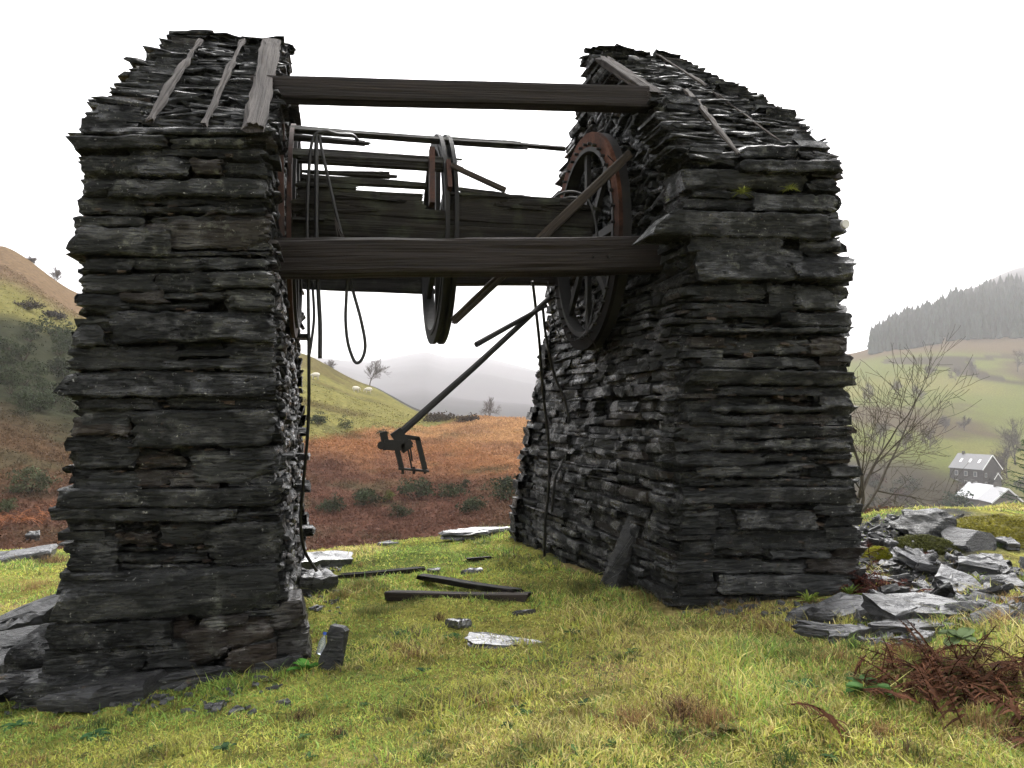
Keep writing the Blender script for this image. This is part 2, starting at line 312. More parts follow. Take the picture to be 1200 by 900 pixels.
def hcol(x, y):
    """true ground colours over the map"""
    _, px, r = far_z(x, y); rr = np.hypot(x, y); n = x.shape
    c = np.zeros(n+(3,))
    a = lambda t: np.array(t)
    n1 = fb2(x, y, 1/9., 4); n2 = fb2(x, y, 1/25., 4, 2); n3 = fb2(x, y, 1/2.5, 3, 4); n4 = fb2(x, y, .9, 4, 6); n5 = fb2(x, y, 4., 3, 1)
    L = lambda A, B, t: A*(1-t[..., None])+B*t[..., None]
    straw, green, yell, brown = a((.24, .185, .085)), a((.095, .125, .034)), a((.20, .19, .05)), a((.075, .055, .03))
    turf = L(L(np.broadcast_to(yell, n+(3,)), green, sstep(-.12, .3, n4)), straw, sstep(.02, .4, fb2(x, y, .6, 4, 12)))
    turf = L(turf, brown, sstep(.2, .5, n5)*.7)
    red, rust, tan = a((.062, .031, .022)), a((.17, .082, .040)), a((.26, .155, .078))
    past, olive, hilltop, grey = a((.125, .114, .040)), a((.034, .036, .022)), a((.120, .082, .050)), a((.032, .031, .031))
    br = L(L(np.broadcast_to(red, n+(3,)), rust, sstep(52, 64, rr+12*n1+6*n3+(px-560)*.035)), tan, sstep(62, 95, rr+22*n2+(px-560)*.06))
    br = L(br, olive, sstep(.12, .4, n1+.5*n3)*.55*sstep(95, 60, rr)); br = L(br, red*1.6, sstep(.1, .35, fb2(x, y, 1/5., 4, 71))*.45)
    west = L(br, past, sstep(0, 1, (rr-66-(px-350)*.24+12*n1)/10.)*sstep(575, 520, px+40*n2)*sstep(150, 300, px))
    west = L(west, a((.06, .042, .022)), sstep(.05, .4, fb2(x, y, 1/18., 4, 61))*.6)
    west = L(west, olive, sstep(.15, .4, n3+.4*n1)*.35)
    west = L(west, L(np.broadcast_to(olive*.75, n+(3,)), past*.9, sstep(112, 126, rr+10*n1)), sstep(300, 150, px)*sstep(64, 74, rr+8*n1))
    west = L(west, hilltop, sstep(250, 100, px)*sstep(134, 156, rr+8*n1))
    west = L(west, grey, sstep(255, 290, rr))
    fgreen, fpale, hedge = a((.082, .090, .024)), a((.115, .108, .034)), a((.030, .022, .019))
    cell = fb2(x, y, 1/95., 2, 21); fields = L(np.broadcast_to(fgreen, n+(3,)), fpale, sstep(-.15, .25, cell))
    fields = L(fields, hedge, (np.abs(fb2(x, y, 1/120., 2, 33)) < .045)*.9)
    fields = L(fields, a((.050, .033, .024)), sstep(.08, .3, fb2(x, y, 1/70., 4, 40))*.85)
    val = L(np.broadcast_to(a((.035, .030, .021)), n+(3,)), fields, sstep(300, 360, rr)); val = L(val, a((.085, .042, .022)), sstep(70, 40, rr)*sstep(20, 30, rr))
    val = L(val, a((.075, .053, .03)), sstep(745, 790, rr))
    far = L(west, val, sstep(800, 930, px)); far = L(far, a((.06, .055, .058)), sstep(1000, 1400, rr))
    e = edge_y(x); out = L(turf, far, sstep(14, 24, rr)*sstep(.3, 2, y-e))
    out = L(out, a((.06, .06, .058)), np.clip(1.3*np.exp(-((x-6.0)/1.5)**2-((y-7.4)/1.5)**2)+1.2*np.exp(-((x-8.2)/1.6)**2-((y-9.0)/1.4)**2), 0, 1)*sstep(-.35, .05, n4+.2))
    return np.clip(out, .005, 1)
az = np.radians(np.concatenate([np.arange(-180, -42, 4), np.arange(-42, 60, .17), np.arange(60, 181, 4)]))
rad = np.concatenate([[0.02], np.exp(np.arange(math.log(.4), math.log(6500), .0165))])
A, Rr = np.meshgrid(az, rad, indexing='ij'); X = np.sin(A)*Rr; Y = np.cos(A)*Rr
Z = ground(X, Y)
m, nt, b = mat('open_ground', .9, .0); p = gpos(nt); c = attr(nt, 'Col').outputs['Vector']
v = ramp(nt, noise(nt, p, 1.2, 8, .65), [(.3, G3(.55)), (.7, G3(1.45))]); v2 = ramp(nt, noise(nt, p, 18, 5, .65), [(.3, G3(.5)), (.7, G3(1.5))])
nt.links.new(mix(nt, 1., mix(nt, 1., c, v, 'MULTIPLY'), v2, 'MULTIPLY'), b.inputs['Base Color'])
bump(nt, b, math_(nt, 'ADD', noise(nt, p, 24, 6, .7), noise(nt, p, 2.5, 5, .6)), .9, .05); M['terrain'] = m
V = np.stack([X, Y, Z], -1).reshape(-1, 3)
terrain = link_mesh('terrain', V, [grid_faces(len(az), len(rad))[:, ::-1]], m, None, {'Col': hcol(X, Y).reshape(-1, 3)}, True)

tag(terrain, kind='structure')

# ------------------------------------------------------------------ dry-stone
class Stones(MB):
    def __init__(s): super().__init__(); s.An = []; s.Sd = []
    def stone(s, bl, br, tr, tl, n, D, du=.045, dw=.025, amp=.012, jag=.016, bev=.008, tint=None, warm=0., lam=None, chips=None, closed=False):
        """one slate block: flat or layered face, chipped corners, ragged edges"""
        bl, br, tr, tl, n = [np.asarray(v, float) for v in (bl, br, tr, tl, n)]
        L = np.linalg.norm(br-bl); H = max(np.linalg.norm(tl-bl), np.linalg.norm(tr-br), .01)
        lam = (0. if rng.random() < .55 else rng.uniform(.3, .9)) if lam is None else lam
        nu = int(np.clip(round(L/du), 2, 44)); nw = int(np.clip(round(H/dw), 2, 18))
        t = np.linspace(0, 1, nu+1)[:, None, None]; w = np.linspace(0, 1, nw+1)[None, :, None]
        P = (bl*(1-t)+br*t)*(1-w)+(tl*(1-t)+tr*t)*w
        u = nrm(br-bl); wv = nrm(tl-bl)
        edge = np.zeros((nu+1, nw+1, 1)); edge[:, [0, -1]] = 1; edge[[0, -1]] = 1
        r = rng.normal(0, 1, (nu+1, nw+1, 1))
        off = n*(-bev*edge*(1+.6*np.abs(r)))
        U, W = t*L, w*H
        for k in range(rng.integers(1, 4) if chips is None else chips):      # broken corners: planes cut across the face
            a = rng.choice([rng.uniform(.9, 2.2), rng.uniform(-2.2, -.9)])+(PI if rng.random() < .5 else 0); ca, sa = math.cos(a), math.sin(a)
            cx, cy = (L if ca > 0 else 0), (H if sa > 0 else 0); dd = ca*(U-cx)+sa*(W-cy)+rng.uniform(.15, .55)*H
            off = off-n*np.maximum(0, dd)*rng.uniform(.3, 1.1)
        y0 = rng.normal(0, .10)*H/max(H, .05)*.4; off = off+n*(W/H-.5)*y0*.3*H/.1
        jj = min(jag, .28*H)
        kn = max(3, int(L/.11)+2); kx = np.sort(rng.uniform(0, L, kn)); lo = np.interp(U.ravel(), kx, rng.normal(0, .5, kn))[:, None]*jj; hi = np.interp(U.ravel(), kx[::-1][::-1], rng.normal(0, .5, kn))[:, None]*jj
        wl = w[0, :, 0][None]; off = off+wv*((lo*(1-wl)+hi*wl)[:, :, None]+edge*rng.normal(0, .12*jj, (nu+1, nw+1, 1)))
        ex = np.zeros((nu+1, nw+1, 1)); ex[0] = 1; ex[-1] = 1; ex[1] = .5; ex[-2] = .5
        off = off+u*ex*rng.normal(0, jag, (1, nw+1, 1))*np.ones((nu+1, 1, 1))
        P = P+off
        bk = P[:, [0, -1]]-n*D
        P = np.concatenate([bk[:, :1], P, bk[:, 1:]], 1)      # profile loop open at the back
        m = nw+3
        f = grid_faces(nu+1, m, closed)
        caps = [np.arange(m)[::-1], np.arange(m)+nu*m]
        tint = (rng.uniform(.0, 1.)**1.4 if rng.random() > .12 else rng.uniform(1., 1.5)) if tint is None else tint
        s.add(P.reshape(-1, 3), [f]+caps, (tint, warm, lam))
        a = np.full((nu+1, m), amp*(.15+1.0*lam)); a[:, [0, -1]] = amp*.2
        s.An.append(np.repeat(a.reshape(-1, 1), 3, 1)*n); s.Sd.append(np.full((nu+1)*m, rng.uniform(0, 100)))
    def build(s, name, mat, parent=None, smooth=False, attr='Col'):
        V, Fc, C = s.arrays(); An = np.concatenate(s.An) if s.An else np.zeros_like(V); sd = np.concatenate(s.Sd) if s.Sd else np.zeros(len(V))
        if len(An) < len(V): An = np.concatenate([An, np.zeros((len(V)-len(An), 3))]); sd = np.concatenate([sd, np.zeros(len(V)-len(sd))])
        Q = V.copy(); Q[:, 0] += sd
        d = 1.1*fbm(Q*np.array([7, 7, 14]), 4)+1.3*vnoise(Q*np.array([2.2, 2.2, 34]))
        V = V+An*d[:, None]
        return link_mesh(name, V, Fc, mat, parent, {attr: C}, smooth)

class Pier:
    """a drystone wall with gabled head: plan edges as functions of height"""
    def __init__(s, side):
        s.side = side
        if side == 'L':
            s.yf0, s.yb0, s.ze, s.zr, s.yr = 6.30, 10.8, 3.64, 5.60, 9.2
        else:
            s.yf0, s.yb0, s.ze, s.zr, s.yr = 6.30, 10.9, 3.74, 5.70, 8.8
    def yf(s, z): return s.yf0-.05*(1-min(max(z, 0)/3, 1)) if z < s.ze else s.yf0+(s.yr-s.yf0)*max((z-s.ze)/(s.zr-s.ze), 0)**(1.08 if s.side == 'L' else 1.22)
    def yb(s, z): return s.yb0+.15*(1-min(max(z, 0)/3, 1)) if z < s.ze else s.yb0+(s.yr-s.yb0)*(z-s.ze)/(s.zr-s.ze)
    def xo(s, y, z):
        if s.side == 'L': return -1.86+.10*min(max(z/3.6, 0), 1.4)-.0*y
        return 4.47-.165*min(max(z/3.7, 0), 1)-.36*(max(z-3.7, 0)/2.)**1.6
    def xi(s, y, z):
        if s.side == 'L':
            k = min(max(z/3.4, 0), 1); f = (y-6.3)/4.5
            return (-.34-.05*f)*(1-k)+(-.50+.02*f)*k-.04*max(z-3.6, 0)
        k = min(max(z/3., 0), 1); k = k*k*(3-2*k)*.6+.4*k; f = (y-6.3)/4.6
        return (2.74-.33*f)*(1-k)+2.88*k
def fill_face(st, pier, which, zlo, zhi, hh, ll, dep, pr=(-.03, .02), tilt=.02, skip=None, kw={}):
    z = zlo
    while z < zhi:
        h = rng.uniform(*hh); zt = z+h; zm = z+h/2
        if which in 'fb':
            y = pier.yf(zm) if which == 'f' else pier.yb(zm)
            a, b = sorted((pier.xo(y, zm), pier.xi(y, zm))); n = np.array([0, -1. if which == 'f' else 1., 0])
            mk = lambda s_, q: np.array([s_, y, q])
        else:
            a, b = pier.yf(zm), pier.yb(zm); inner = which == 'i'
            sgn = (1. if pier.side == 'L' else -1.)*(1 if inner else -1); n = np.array([sgn, 0, 0.])
            g = pier.xi if inner else pier.xo
            mk = lambda s_, q: np.array([g(s_, q), s_, q])
        s0 = a-rng.uniform(0, .06)
        while s0 < b+.02:
            L = rng.uniform(*ll)*(1 if rng.random() < .8 else 1.6); s1 = min(s0+L, b+rng.uniform(-.02, .07))
            if s1-s0 < .05: break
            if not (skip and skip((s0+s1)/2, zm)):
                t = float(np.clip(rng.normal(0, tilt)*L, -.07, .07)); p = rng.uniform(*pr); hj = rng.uniform(-.15, .1)*h; sl = rng.normal(0, .3)*h; sr = rng.normal(0, .3)*h
                q = [mk(s0+.004+max(sl, 0), z-t), mk(s1-.004-max(sr, 0), z+t), mk(s1-.004+min(sr, 0), zt+t+hj-.004), mk(s0+.004-min(sl, 0), zt-t+hj-.004)]
                pl, p2 = p+rng.normal(0, .008), p+rng.normal(0, .008)
                q = [q[0]+n*pl, q[1]+n*p2, q[2]+n*p2, q[3]+n*pl]
                # keep winding outward
                if np.dot(np.cross(q[1]-q[0], q[3]-q[0]), n) < 0: q = [q[1], q[0], q[3], q[2]]
                st.stone(*q, n, dep, warm=(rng.uniform(.3, 1) if rng.random() < .10 else 0), **kw)
            s0 = s1
        z = zt
def core(pier, ins):
    mb = MB(); rows = []
    zs = list(np.linspace(-.9, pier.ze-.05, 8))+[pier.zr-.34]
    for z in zs:
        zz = min(z, pier.zr-.05); yf, yb = pier.yf(zz)+ins, pier.yb(zz)-ins
        if z == zs[-1]: yf, yb = pier.yr-.10, pier.yr+.10
        sg = 1 if pier.side == 'L' else -1
        rows.append([(pier.xo(yf, zz)+ins*sg, yf, z), (pier.xi(yf, zz)-ins*sg, yf, z), (pier.xi(yb, zz)-ins*sg, yb, z), (pier.xo(yb, zz)+ins*sg, yb, z)])
    V = np.array(rows).reshape(-1, 3); f = grid_faces(len(rows), 4, True)
    if pier.side == 'R': f = f[:, ::-1]
    mb.add(V, [f, np.arange(4)+4*(len(rows)-1)], (0, 0, 0)); return mb
def explicit(st, rows, Y, mirror_end=None):
    """big facing slabs: x0,x1,ytop,ybot (photo measurements on the face plane), proud, left slant, right slant, rise"""
    n = np.array([0, -1., 0])
    for r in rows:
        r = list(r); r[4] += rng.normal(.01, .022)
        x0, x1, yt, yb, pr = r[:5]; sl, sr, dy = (list(r[5:])+[0, 0, 0])[:3]
        Yp = Y-pr
        if sl == 0 and sr == 0: sl, sr = rng.normal(0, .22, 2)*(yb-yt)
        yt += 1.1; yb -= 1.1
        bl, br, tr, tl = PY(x0+sl, yb+dy/2, Yp), PY(x1+sr, yb-dy/2, Yp), PY(x1-max(sr, 0)*0, yt-dy/2, Yp), PY(x0, yt+dy/2, Yp)
        tt = r[8] if len(r) > 8 else (rng.uniform(.0, .8) if rng.random() < .8 else rng.uniform(.9, 1.4)); wm = r[9] if len(r) > 9 else (.5 if rng.random() < .1 else 0)
        j = rng.normal(0, .012, 4)
        st.stone(bl+n*j[0], br+n*j[1], tr+n*(j[2]-.012), tl+n*(j[3]-.012), n, .30+pr, du=.035, dw=.016, amp=.014, jag=.015, bev=.009, tint=tt, warm=wm, lam=(0. if rng.random() < .7 else None) if yb-yt > 20 else None)
def stepped_roof(st, pier, th=(.022, .05), ll=(.12, .5)):
    for back in (0, 1):
        z = pier.ze-.05
        while z < pier.zr+.05:
            h = rng.uniform(*th)*(1.6 if back else 1); zm = min(z+h/2, pier.zr)
            y = pier.yb(zm) if back else pier.yf(zm); n = np.array([0, 1. if back else -1., 0])
            a, b = sorted((pier.xo(y, zm), pier.xi(y, zm))); s0 = a-rng.uniform(-.03, .10)
            while s0 < b:
                L = rng.uniform(*ll); s1 = min(s0+L, b+rng.uniform(-.03, .08))
                if s1-s0 < .05: break
                pr = rng.normal(.02, .035); t = rng.normal(0, .035)*L; dr = rng.uniform(0, .02)
                q = [np.array([s0, y, z-t-dr]), np.array([s1, y, z+t-dr]), np.array([s1, y, z+h*.9+t-dr]), np.array([s0, y, z+h*.9-t-dr])]
                yaw = rng.normal(0, .06)*L
                q = [q[0]+n*(pr+yaw), q[1]+n*(pr-yaw), q[2]+n*(pr-yaw), q[3]+n*(pr+yaw)]
                if back: q = [q[1], q[0], q[3], q[2]]
                st.stone(*q, n, min(.42, max(.06, (pier.yb(zm)-pier.yf(zm))*.5+pr)), du=.06, dw=.02, amp=.012, jag=.03, bev=.006)
                s0 = s1+rng.uniform(-.01, .01)
            z += h*rng.uniform(.85, 1.1)
# ------------------------------------------------------------------ left pier
PL, PR = Pier('L'), Pier('R')
def earth(st, areas, n):
    """small tan and pale slivers packed into the joints of a front face"""
    for x0, x1, y0, y1 in areas:
        for i in range(n):
            px, py = rng.uniform(x0, x1), rng.uniform(y0, y1); w = rng.uniform(3, 13); h = rng.uniform(1., 3.2); Y = 6.29+rng.uniform(-.075, -.02)
            st.stone(PY(px, py, Y), PY(px+w, py+rng.normal(0, 1), Y), PY(px+w, py-h, Y), PY(px, py-h, Y), (0, -1, 0), .1, amp=.006, jag=.006, bev=.004, tint=rng.uniform(.5, 1.2), warm=rng.uniform(.6, 1.9), lam=1, chips=1)
lp = empty('slate_pier', (-1.1, 8.5, -.4)); tag(lp, 'left hand dry slate pier, built of broad dark slabs with a stepped top', 'stone pier')
st = Stones()
ROWS_L = [
 (98,318,146,157,.06,0,0,0),(77,192,157,174,.10,14,0,2),(198,286,160,173,.06,2,3,0),(150,308,172,184,.03,0,6,-2),(286,318,150,172,.05,0,4,0),
 (92,223,180,206,.05,4,-4,0),(225,260,183,203,.08,2,-2,0),(258,309,186,208,.04,3,2,-3),(94,131,207,229,.05,0,0,0),(129,309,208,231,.06,-4,0,0),
 (93,166,230,252,.03,0,4,0),(165,306,230,240,.02,0,0,0),(168,312,241,250,.04,0,0,0),(88,172,252,266,.06,0,-3,0),(175,250,252,262,.04,0,0,0),(250,312,249,262,.04,0,0,0),
 (88,196,265,298,.10,-12,6,-3),(163,317,257,291,.09,14,-4,3),(94,315,293,300,.05,0,0,0),
 (95,155,300,318,.04,0,0,0),(155,236,300,317,.06,2,0,0),(235,310,300,315,.05,0,0,0),(95,181,320,343,.05,-2,0,0),(180,262,317,341,.07,0,0,0),(243,318,316,337,.08,10,4,0),
 (91,148,344,369,.06,0,-3,0),(140,192,340,354,.05,0,0,0),(195,266,340,351,.04,0,0,0),(150,246,353,363,.05,0,0,0),(266,318,338,363,.07,2,-2,0),
 (91,112,378,405,.04,0,0,0),(125,318,363,401,.10,10,4,2),(80,202,404,434,.07,-2,6,0),(198,320,408,418,.05,0,0,0),(192,320,420,433,.06,-4,0,0),
 (84,320,433,466,.11,-18,-2,0),(95,182,465,481,.06,0,0,0),(195,318,462,480,.05,0,0,0),(112,186,482,492,.02,0,0,0),
 (85,152,488,512,.05,3,0,0,.4,.7),(153,321,480,524,.10,4,-4,4),(83,162,510,551,.06,4,-8,0),(160,215,532,548,.0,0,0,0,.6,.6),(200,250,548,572,.03,-4,6,0,.6,.5),(155,200,550,572,.02,0,0,0,.5,.6),(222,322,527,567,.05,6,-6,0),
 (92,160,552,574,.05,0,0,0),(66,321,572,596,.10,-3,-2,2),(54,276,595,613,.12,10,-10,0),(270,322,596,640,.02,0,0,0,.6,.7),
 (82,136,618,671,.06,2,0,0),(134,182,624,640,.02,0,0,0,.5,.6),(190,254,614,640,.03,0,0,0),(130,240,648,660,.04,0,0,0),(240,330,612,662,.09,8,-6,6),(136,246,660,671,.03,0,0,0),
 (85,152,672,683,.06,0,0,0),(80,327,668,728,.16,-26,-6,10),(52,198,730,762,.12,4,2,4),(196,226,728,752,.04,0,0,0,.5,.8),(218,268,735,790,.12,6,-8,10,.8,.6),(262,320,726,760,.13,-4,2,6,.9,.9),(270,322,758,796,.12,-10,4,8,.7,1.),(232,290,722,736,.10,4,0,5,.4,.3),(318,350,706,740,.07,-2,8,4,.9,.5),(322,356,738,776,.08,-2,6,4,1.,.3),
 (52,176,762,800,.14,-6,-20,4),(172,232,750,786,.08,0,-3,4),(150,225,784,806,.06,-10,0,8),(20,168,798,832,.22,-10,0,10),(228,280,795,806,.06,0,0,4,.8,.6)]
explicit(st, ROWS_L, 6.29)
earth(st, [(95, 300, 165, 640)], 150); earth(st, [(150, 250, 490, 660)], 50)
fill_face(st, PL, 'f', -.5, 3.66, (.025, .07), (.08, .35), .3, (-.17, -.04), .02, None, {'tint': None})
fill_face(st, PL, 'i', -.6, 5.5, (.03, .09), (.10, .42), .3, (-.06, .03), .05, lambda y, z: y < PL.yf(z)-.01 or y > PL.yb(z)+.01)
fill_face(st, PL, 'o', -.6, 5.5, (.06, .12), (.2, .6), .3, (-.04, .05), .03, lambda y, z: y < PL.yf(z)-.01 or y > PL.yb(z)+.01, {'du': .12, 'dw': .05})
fill_face(st, PL, 'b', -.8, 3.7, (.07, .14), (.2, .7), .3, (-.03, .04), .02, None, {'du': .12, 'dw': .05})
# slabs jutting from the inner face towards the gap
for px, py, Y, L, h in ((360, 622, 10.2, .34, .10), (352, 505, 9.8, .2, .05), (352, 395, 9.6, .2, .04), (353, 535, 9.4, .22, .07), (353, 572, 9.0, .22, .10), (340, 700, 7.6, .25, .16)):
    p = PY(px, py, Y); st.stone(p+[.1, -.15, -h/2], p+[.1, .15, -h/2], p+[.1, .15, h/2], p+[.1, -.15, h/2], np.array([1., 0, 0]), .5)
st.build('stonework', M['slate'], lp)
sr = Stones(); stepped_roof(sr, PL); sr.build('stepped_top', M['slate'], lp)
core(PL, .16).build('core', M['slate'], lp)
# ------------------------------------------------------------------ right pier
rp = empty('slate_pier', (3.6, 8.5, -.2)); tag(rp, 'right hand dry slate pier, its long inner face showing behind the big wheel', 'stone pier')
st = Stones()
ROWS_R = [
 (868,938,168,186,.05,2,0,0),(810,868,176,194,.02,0,0,0),(870,986,186,201,.09,2,4,0),(798,946,196,221,.06,6,0,-2,.7),(955,980,207,223,.05,0,0,0),(930,978,222,230,.03,0,0,0),
 (815,902,223,231,.04,0,0,0),(800,890,231,246,.03,6,0,0),(888,984,226,247,.07,-4,-4,0),
 (790,972,247,278,.12,-24,2,-6),(970,998,254,275,.10,0,-8,0),(812,916,276,296,.06,0,0,0),(940,988,280,294,.04,0,0,0),(818,946,289,329,.12,2,-8,0,.5),(925,1008,295,328,.16,10,-12,0),
 (818,896,332,352,.04,0,0,0),(900,935,332,364,.06,0,0,0,.9),(934,974,333,364,.05,0,14,0),(934,960,340,352,.08,0,0,0),(918,1000,366,383,.10,2,-2,0),(820,916,354,372,.05,4,0,0),(830,998,383,391,.06,0,-4,0),
 (835,958,392,416,.05,0,0,0),(955,993,393,417,.05,0,-4,0,.5,.6),(826,960,418,432,.05,-4,0,0),(960,984,420,432,.02,0,0,0,.4,.8),(816,1000,433,452,.10,-10,6,-3),
 (845,966,452,464,.06,0,0,0),(964,996,452,480,.06,0,3,0),(828,902,465,477,.05,0,0,0),(835,966,474,484,.07,0,2,0),(870,978,485,497,.05,0,0,0),(975,996,482,500,.03,0,0,0),(815,905,486,500,.05,0,0,0),
 (890,996,499,513,.05,0,0,0),(800,892,500,516,.05,-4,0,0),(840,996,514,528,.04,0,0,0),(790,842,516,530,.04,0,0,0),
 (898,946,531,541,.04,0,0,0),(946,999,532,540,.05,0,0,0),(800,898,531,546,.04,0,0,0),(927,962,541,551,.05,0,0,0),(961,999,541,560,.0,0,0,0),(820,925,546,560,.05,0,0,0),(845,1000,561,571,.04,0,0,0),
 (804,1001,570,591,.07,-2,0,0),(958,1003,592,606,.08,0,0,0),(866,960,598,622,.08,3,0,-3),(800,866,594,618,.04,-6,0,0),(970,1003,605,619,.05,0,0,0),
 (838,1007,620,645,.10,-3,2,-2,.7),(903,974,644,656,.06,2,0,0),(972,1004,642,655,.05,0,0,0),(800,903,640,652,.06,0,-10,0),(948,1010,654,672,.09,0,0,-2,.8),(800,948,656,674,.07,-10,0,0),(845,1000,674,698,.12,-3,2,0),(790,1000,698,712,.06,0,0,0)]
explicit(st, ROWS_R, 6.29)
earth(st, [(815, 970, 300, 660)], 230)
fill_face(st, PR, 'f', -.4, 3.76, (.025, .06), (.10, .4), .3, (-.15, -.03))
WET = {'amp': .007, 'jag': .010, 'bev': .004, 'chips': 1}
hole = lambda y, z: (abs(y-PX(681, 482, 2.58)[1]) < .16 and abs(z-1.58) < .17) or (abs(y-PX(726, 480, 2.64)[1]) < .13 and abs(z-1.60) < .17)
fill_face(st, PR, 'i', -.5, 1.9, (.022, .12), (.16, .8), .3, (-.05, .025), .012, hole, WET)
fill_face(st, PR, 'i', 1.9, 3.2, (.02, .10), (.14, .8), .3, (-.05, .03), .03, None, WET)
fill_face(st, PR, 'i', 3.2, 5.6, (.03, .075), (.14, .42), .3, (-.05, .05), .26, lambda y, z: y < PR.yf(z)+.14 or y > PR.yb(z)+.01)
fill_face(st, PR, 'o', -.6, 5.6, (.06, .12), (.2, .6), .3, (-.04, .05), .03, lambda y, z: y < PR.yf(z)-.01 or y > PR.yb(z)+.01, {'du': .12, 'dw': .05})
fill_face(st, PR, 'b', -.8, 3.7, (.07, .14), (.2, .7), .3, (-.03, .04), .02, None, {'du': .12, 'dw': .05})
st.build('stonework', M['slate'], rp)
sr = Stones(); stepped_roof(sr, PR, (.022, .048), (.1, .42)); sr.build('stepped_top', M['slate'], rp)
core(PR, .16).build('core', M['slate'], rp)
# round tie plate at the right edge of the right pier
mb = MB(); p = PY(989, 263, 6.12); th = np.arange(20)*2*PI/20
mb.add(np.concatenate([np.stack([p[0]+.037*np.cos(th), np.full(20, p[1]-k*.03), p[2]+.037*np.sin(th)], 1) for k in (0, 1)]), [grid_faces(2, 20, True), np.arange(20)+20], (.45, .44, .42))
mb.build('tie_plate', M['plain'], rp)

# ------------------------------------------------------------------ timber
def timber(mb, p0, p1, w, h, up=(0, 0, 1), amp=.012, rag=(0, 0), groove=.01, nl=None, seed=None, taper=None, per=6):
    p0 = np.asarray(p0, float); p1 = np.asarray(p1, float); L = np.linalg.norm(p1-p0); a = (p1-p0)/L
    b = nrm(np.cross(up, a)); c = np.cross(a, b); seed = rng.uniform(0, 50) if seed is None else seed
    nl = nl or max(4, int(L/.05))
    q = []
    for k in range(4):
        for i in range(per):
            t = -1+2*i/per; q.append([(t, -1), (1, t), (-t, 1), (-1, -t)][k])
    q = np.array(q, float); rr = np.maximum(np.abs(q[:, 0]), np.abs(q[:, 1])); q = q*np.where(np.hypot(q[:, 0], q[:, 1]) > 1.35, .93, 1)[:, None]
    q = q*np.array([w/2, h/2]); m = len(q); s = np.linspace(0, L, nl+1)
    S, Tn = np.meshgrid(s, np.arange(m), indexing='ij')
    qx, qy = np.broadcast_to(q[:, 0], S.shape), np.broadcast_to(q[:, 1], S.shape)
    P = np.stack([S.ravel()*1.1, qx.ravel()*9+seed, qy.ravel()*9], 1)
    d = amp*fbm(P, 4)+groove*np.minimum(0, vnoise(P*np.array([.7, 4, 4]))*1.6+.35)
    d2 = amp*1.2*fbm(np.stack([S.ravel()*.8, np.full(S.size, seed), np.zeros(S.size)], 1), 2)
    ln = np.hypot(qx, qy).ravel(); k = 1+d/ln
    tp = 1. if taper is None else taper(S/L, qx/(w/2), qy/(h/2)).ravel()
    e = np.zeros_like(S); rg = np.abs(fbm(np.stack([np.arange(m)*.9, np.full(m, seed), np.zeros(m)], 1), 3))*2
    e += (1-sstep(0, .12, S/L))*rag[0]*rg; e -= sstep(.88, 1, S/L)*rag[1]*rg[::-1]
    V = p0+a*(S+e).ravel()[:, None]+b*((qx.ravel()*k)*tp)[:, None]+c*((qy.ravel()*k+d2)*tp)[:, None]
    G = np.stack([S.ravel()+seed, qx.ravel(), qy.ravel()+.37*seed], 1)
    mb.add(V, [grid_faces(nl+1, m, True), np.arange(m)[::-1], np.arange(m)+nl*m], G)
def one_timber(name, p0, p1, w, h, mt, parent=None, **kw):
    mb = MB(); timber(mb, p0, p1, w, h, **kw); return mb.build(name, M[mt], parent)
def bolt(parent, p, n, r=.018, L=.03, mt='iron', name='bolt'):
    mb = MB(); tube(mb, [np.asarray(p), np.asarray(p)+np.asarray(n)*L], r, 7, (.1, .08, .07)); return mb.build(name, M[mt], parent)
# main beam
bm = empty('timber_beam', PY(540, 305, 7.2)); tag(bm, 'thick dark timber beam spanning the gap in front of the drum, between both piers', 'beam')
a, b_ = PY(290, 304, 7.25), PY(800, 299, 7.05)
crack = lambda s, x, y: 1-.0*s
one_timber('beam_body', a, b_, .29, .32, 'beam', bm, amp=.02, groove=.022, nl=140, seed=3., per=9)
mb = MB(); timber(mb, PY(420, 283, 7.075), PY(772, 286, 6.915), .012, .045, amp=.008, rag=(.15, .1), groove=.004, seed=8.); mb.build('split_face', M['beam'], bm)
for px in (696, 713): bolt(bm, PY(px, 301, 6.925), (0, -1, 0), .014, .025)
mb = MB(); timber(mb, PY(322, 312, 7.11), PY(352, 312, 7.1), .01, .03, amp=.004, rag=(.05, .05)); mb.build('bare_patch', M['grey_wood'], bm)
# top beam with nails
tb = empty('timber_beam', PY(540, 112, 7.4)); tag(tb, 'squared dark beam high up between the two pier tops, with nails standing in it', 'beam')
one_timber('beam_body', PY(296, 105, 7.55), PY(758, 117.5, 7.2), .20, .21, 'beam', tb, amp=.006, groove=.006, nl=120, per=7)
for px, dx, h in ((459, 2, 6), (547, -2, 8), (585, 3, 7), (588, -1, 9), (626, 0, 7), (629, 2, 6), (669, -1, 7), (707, 0, 5)):
    Y = 7.55-.35*(px-296)/460.-.06; y0 = 96+.027*(px-320)+2
    mb = MB(); tube(mb, [PY(px, y0+4, Y), PY(px+dx*.5, y0-h*.7, Y), PY(px+dx, y0-h, Y)], .0075, 5); mb.build('nail', M['iron'], tb)
# rear beam and sole frame
rb = empty('timber_beam', PY(500, 320, 9.9)); tag(rb, 'rear dark beam seen low behind the main one, with a bolt hole of light through it', 'beam')
mb = MB(); timber(mb, PY(335, 314, 9.95), PY(655, 316, 9.85), .22, .40, amp=.012, groove=.01, nl=80, seed=5.); mb.build('beam_body', M['beam'], rb)
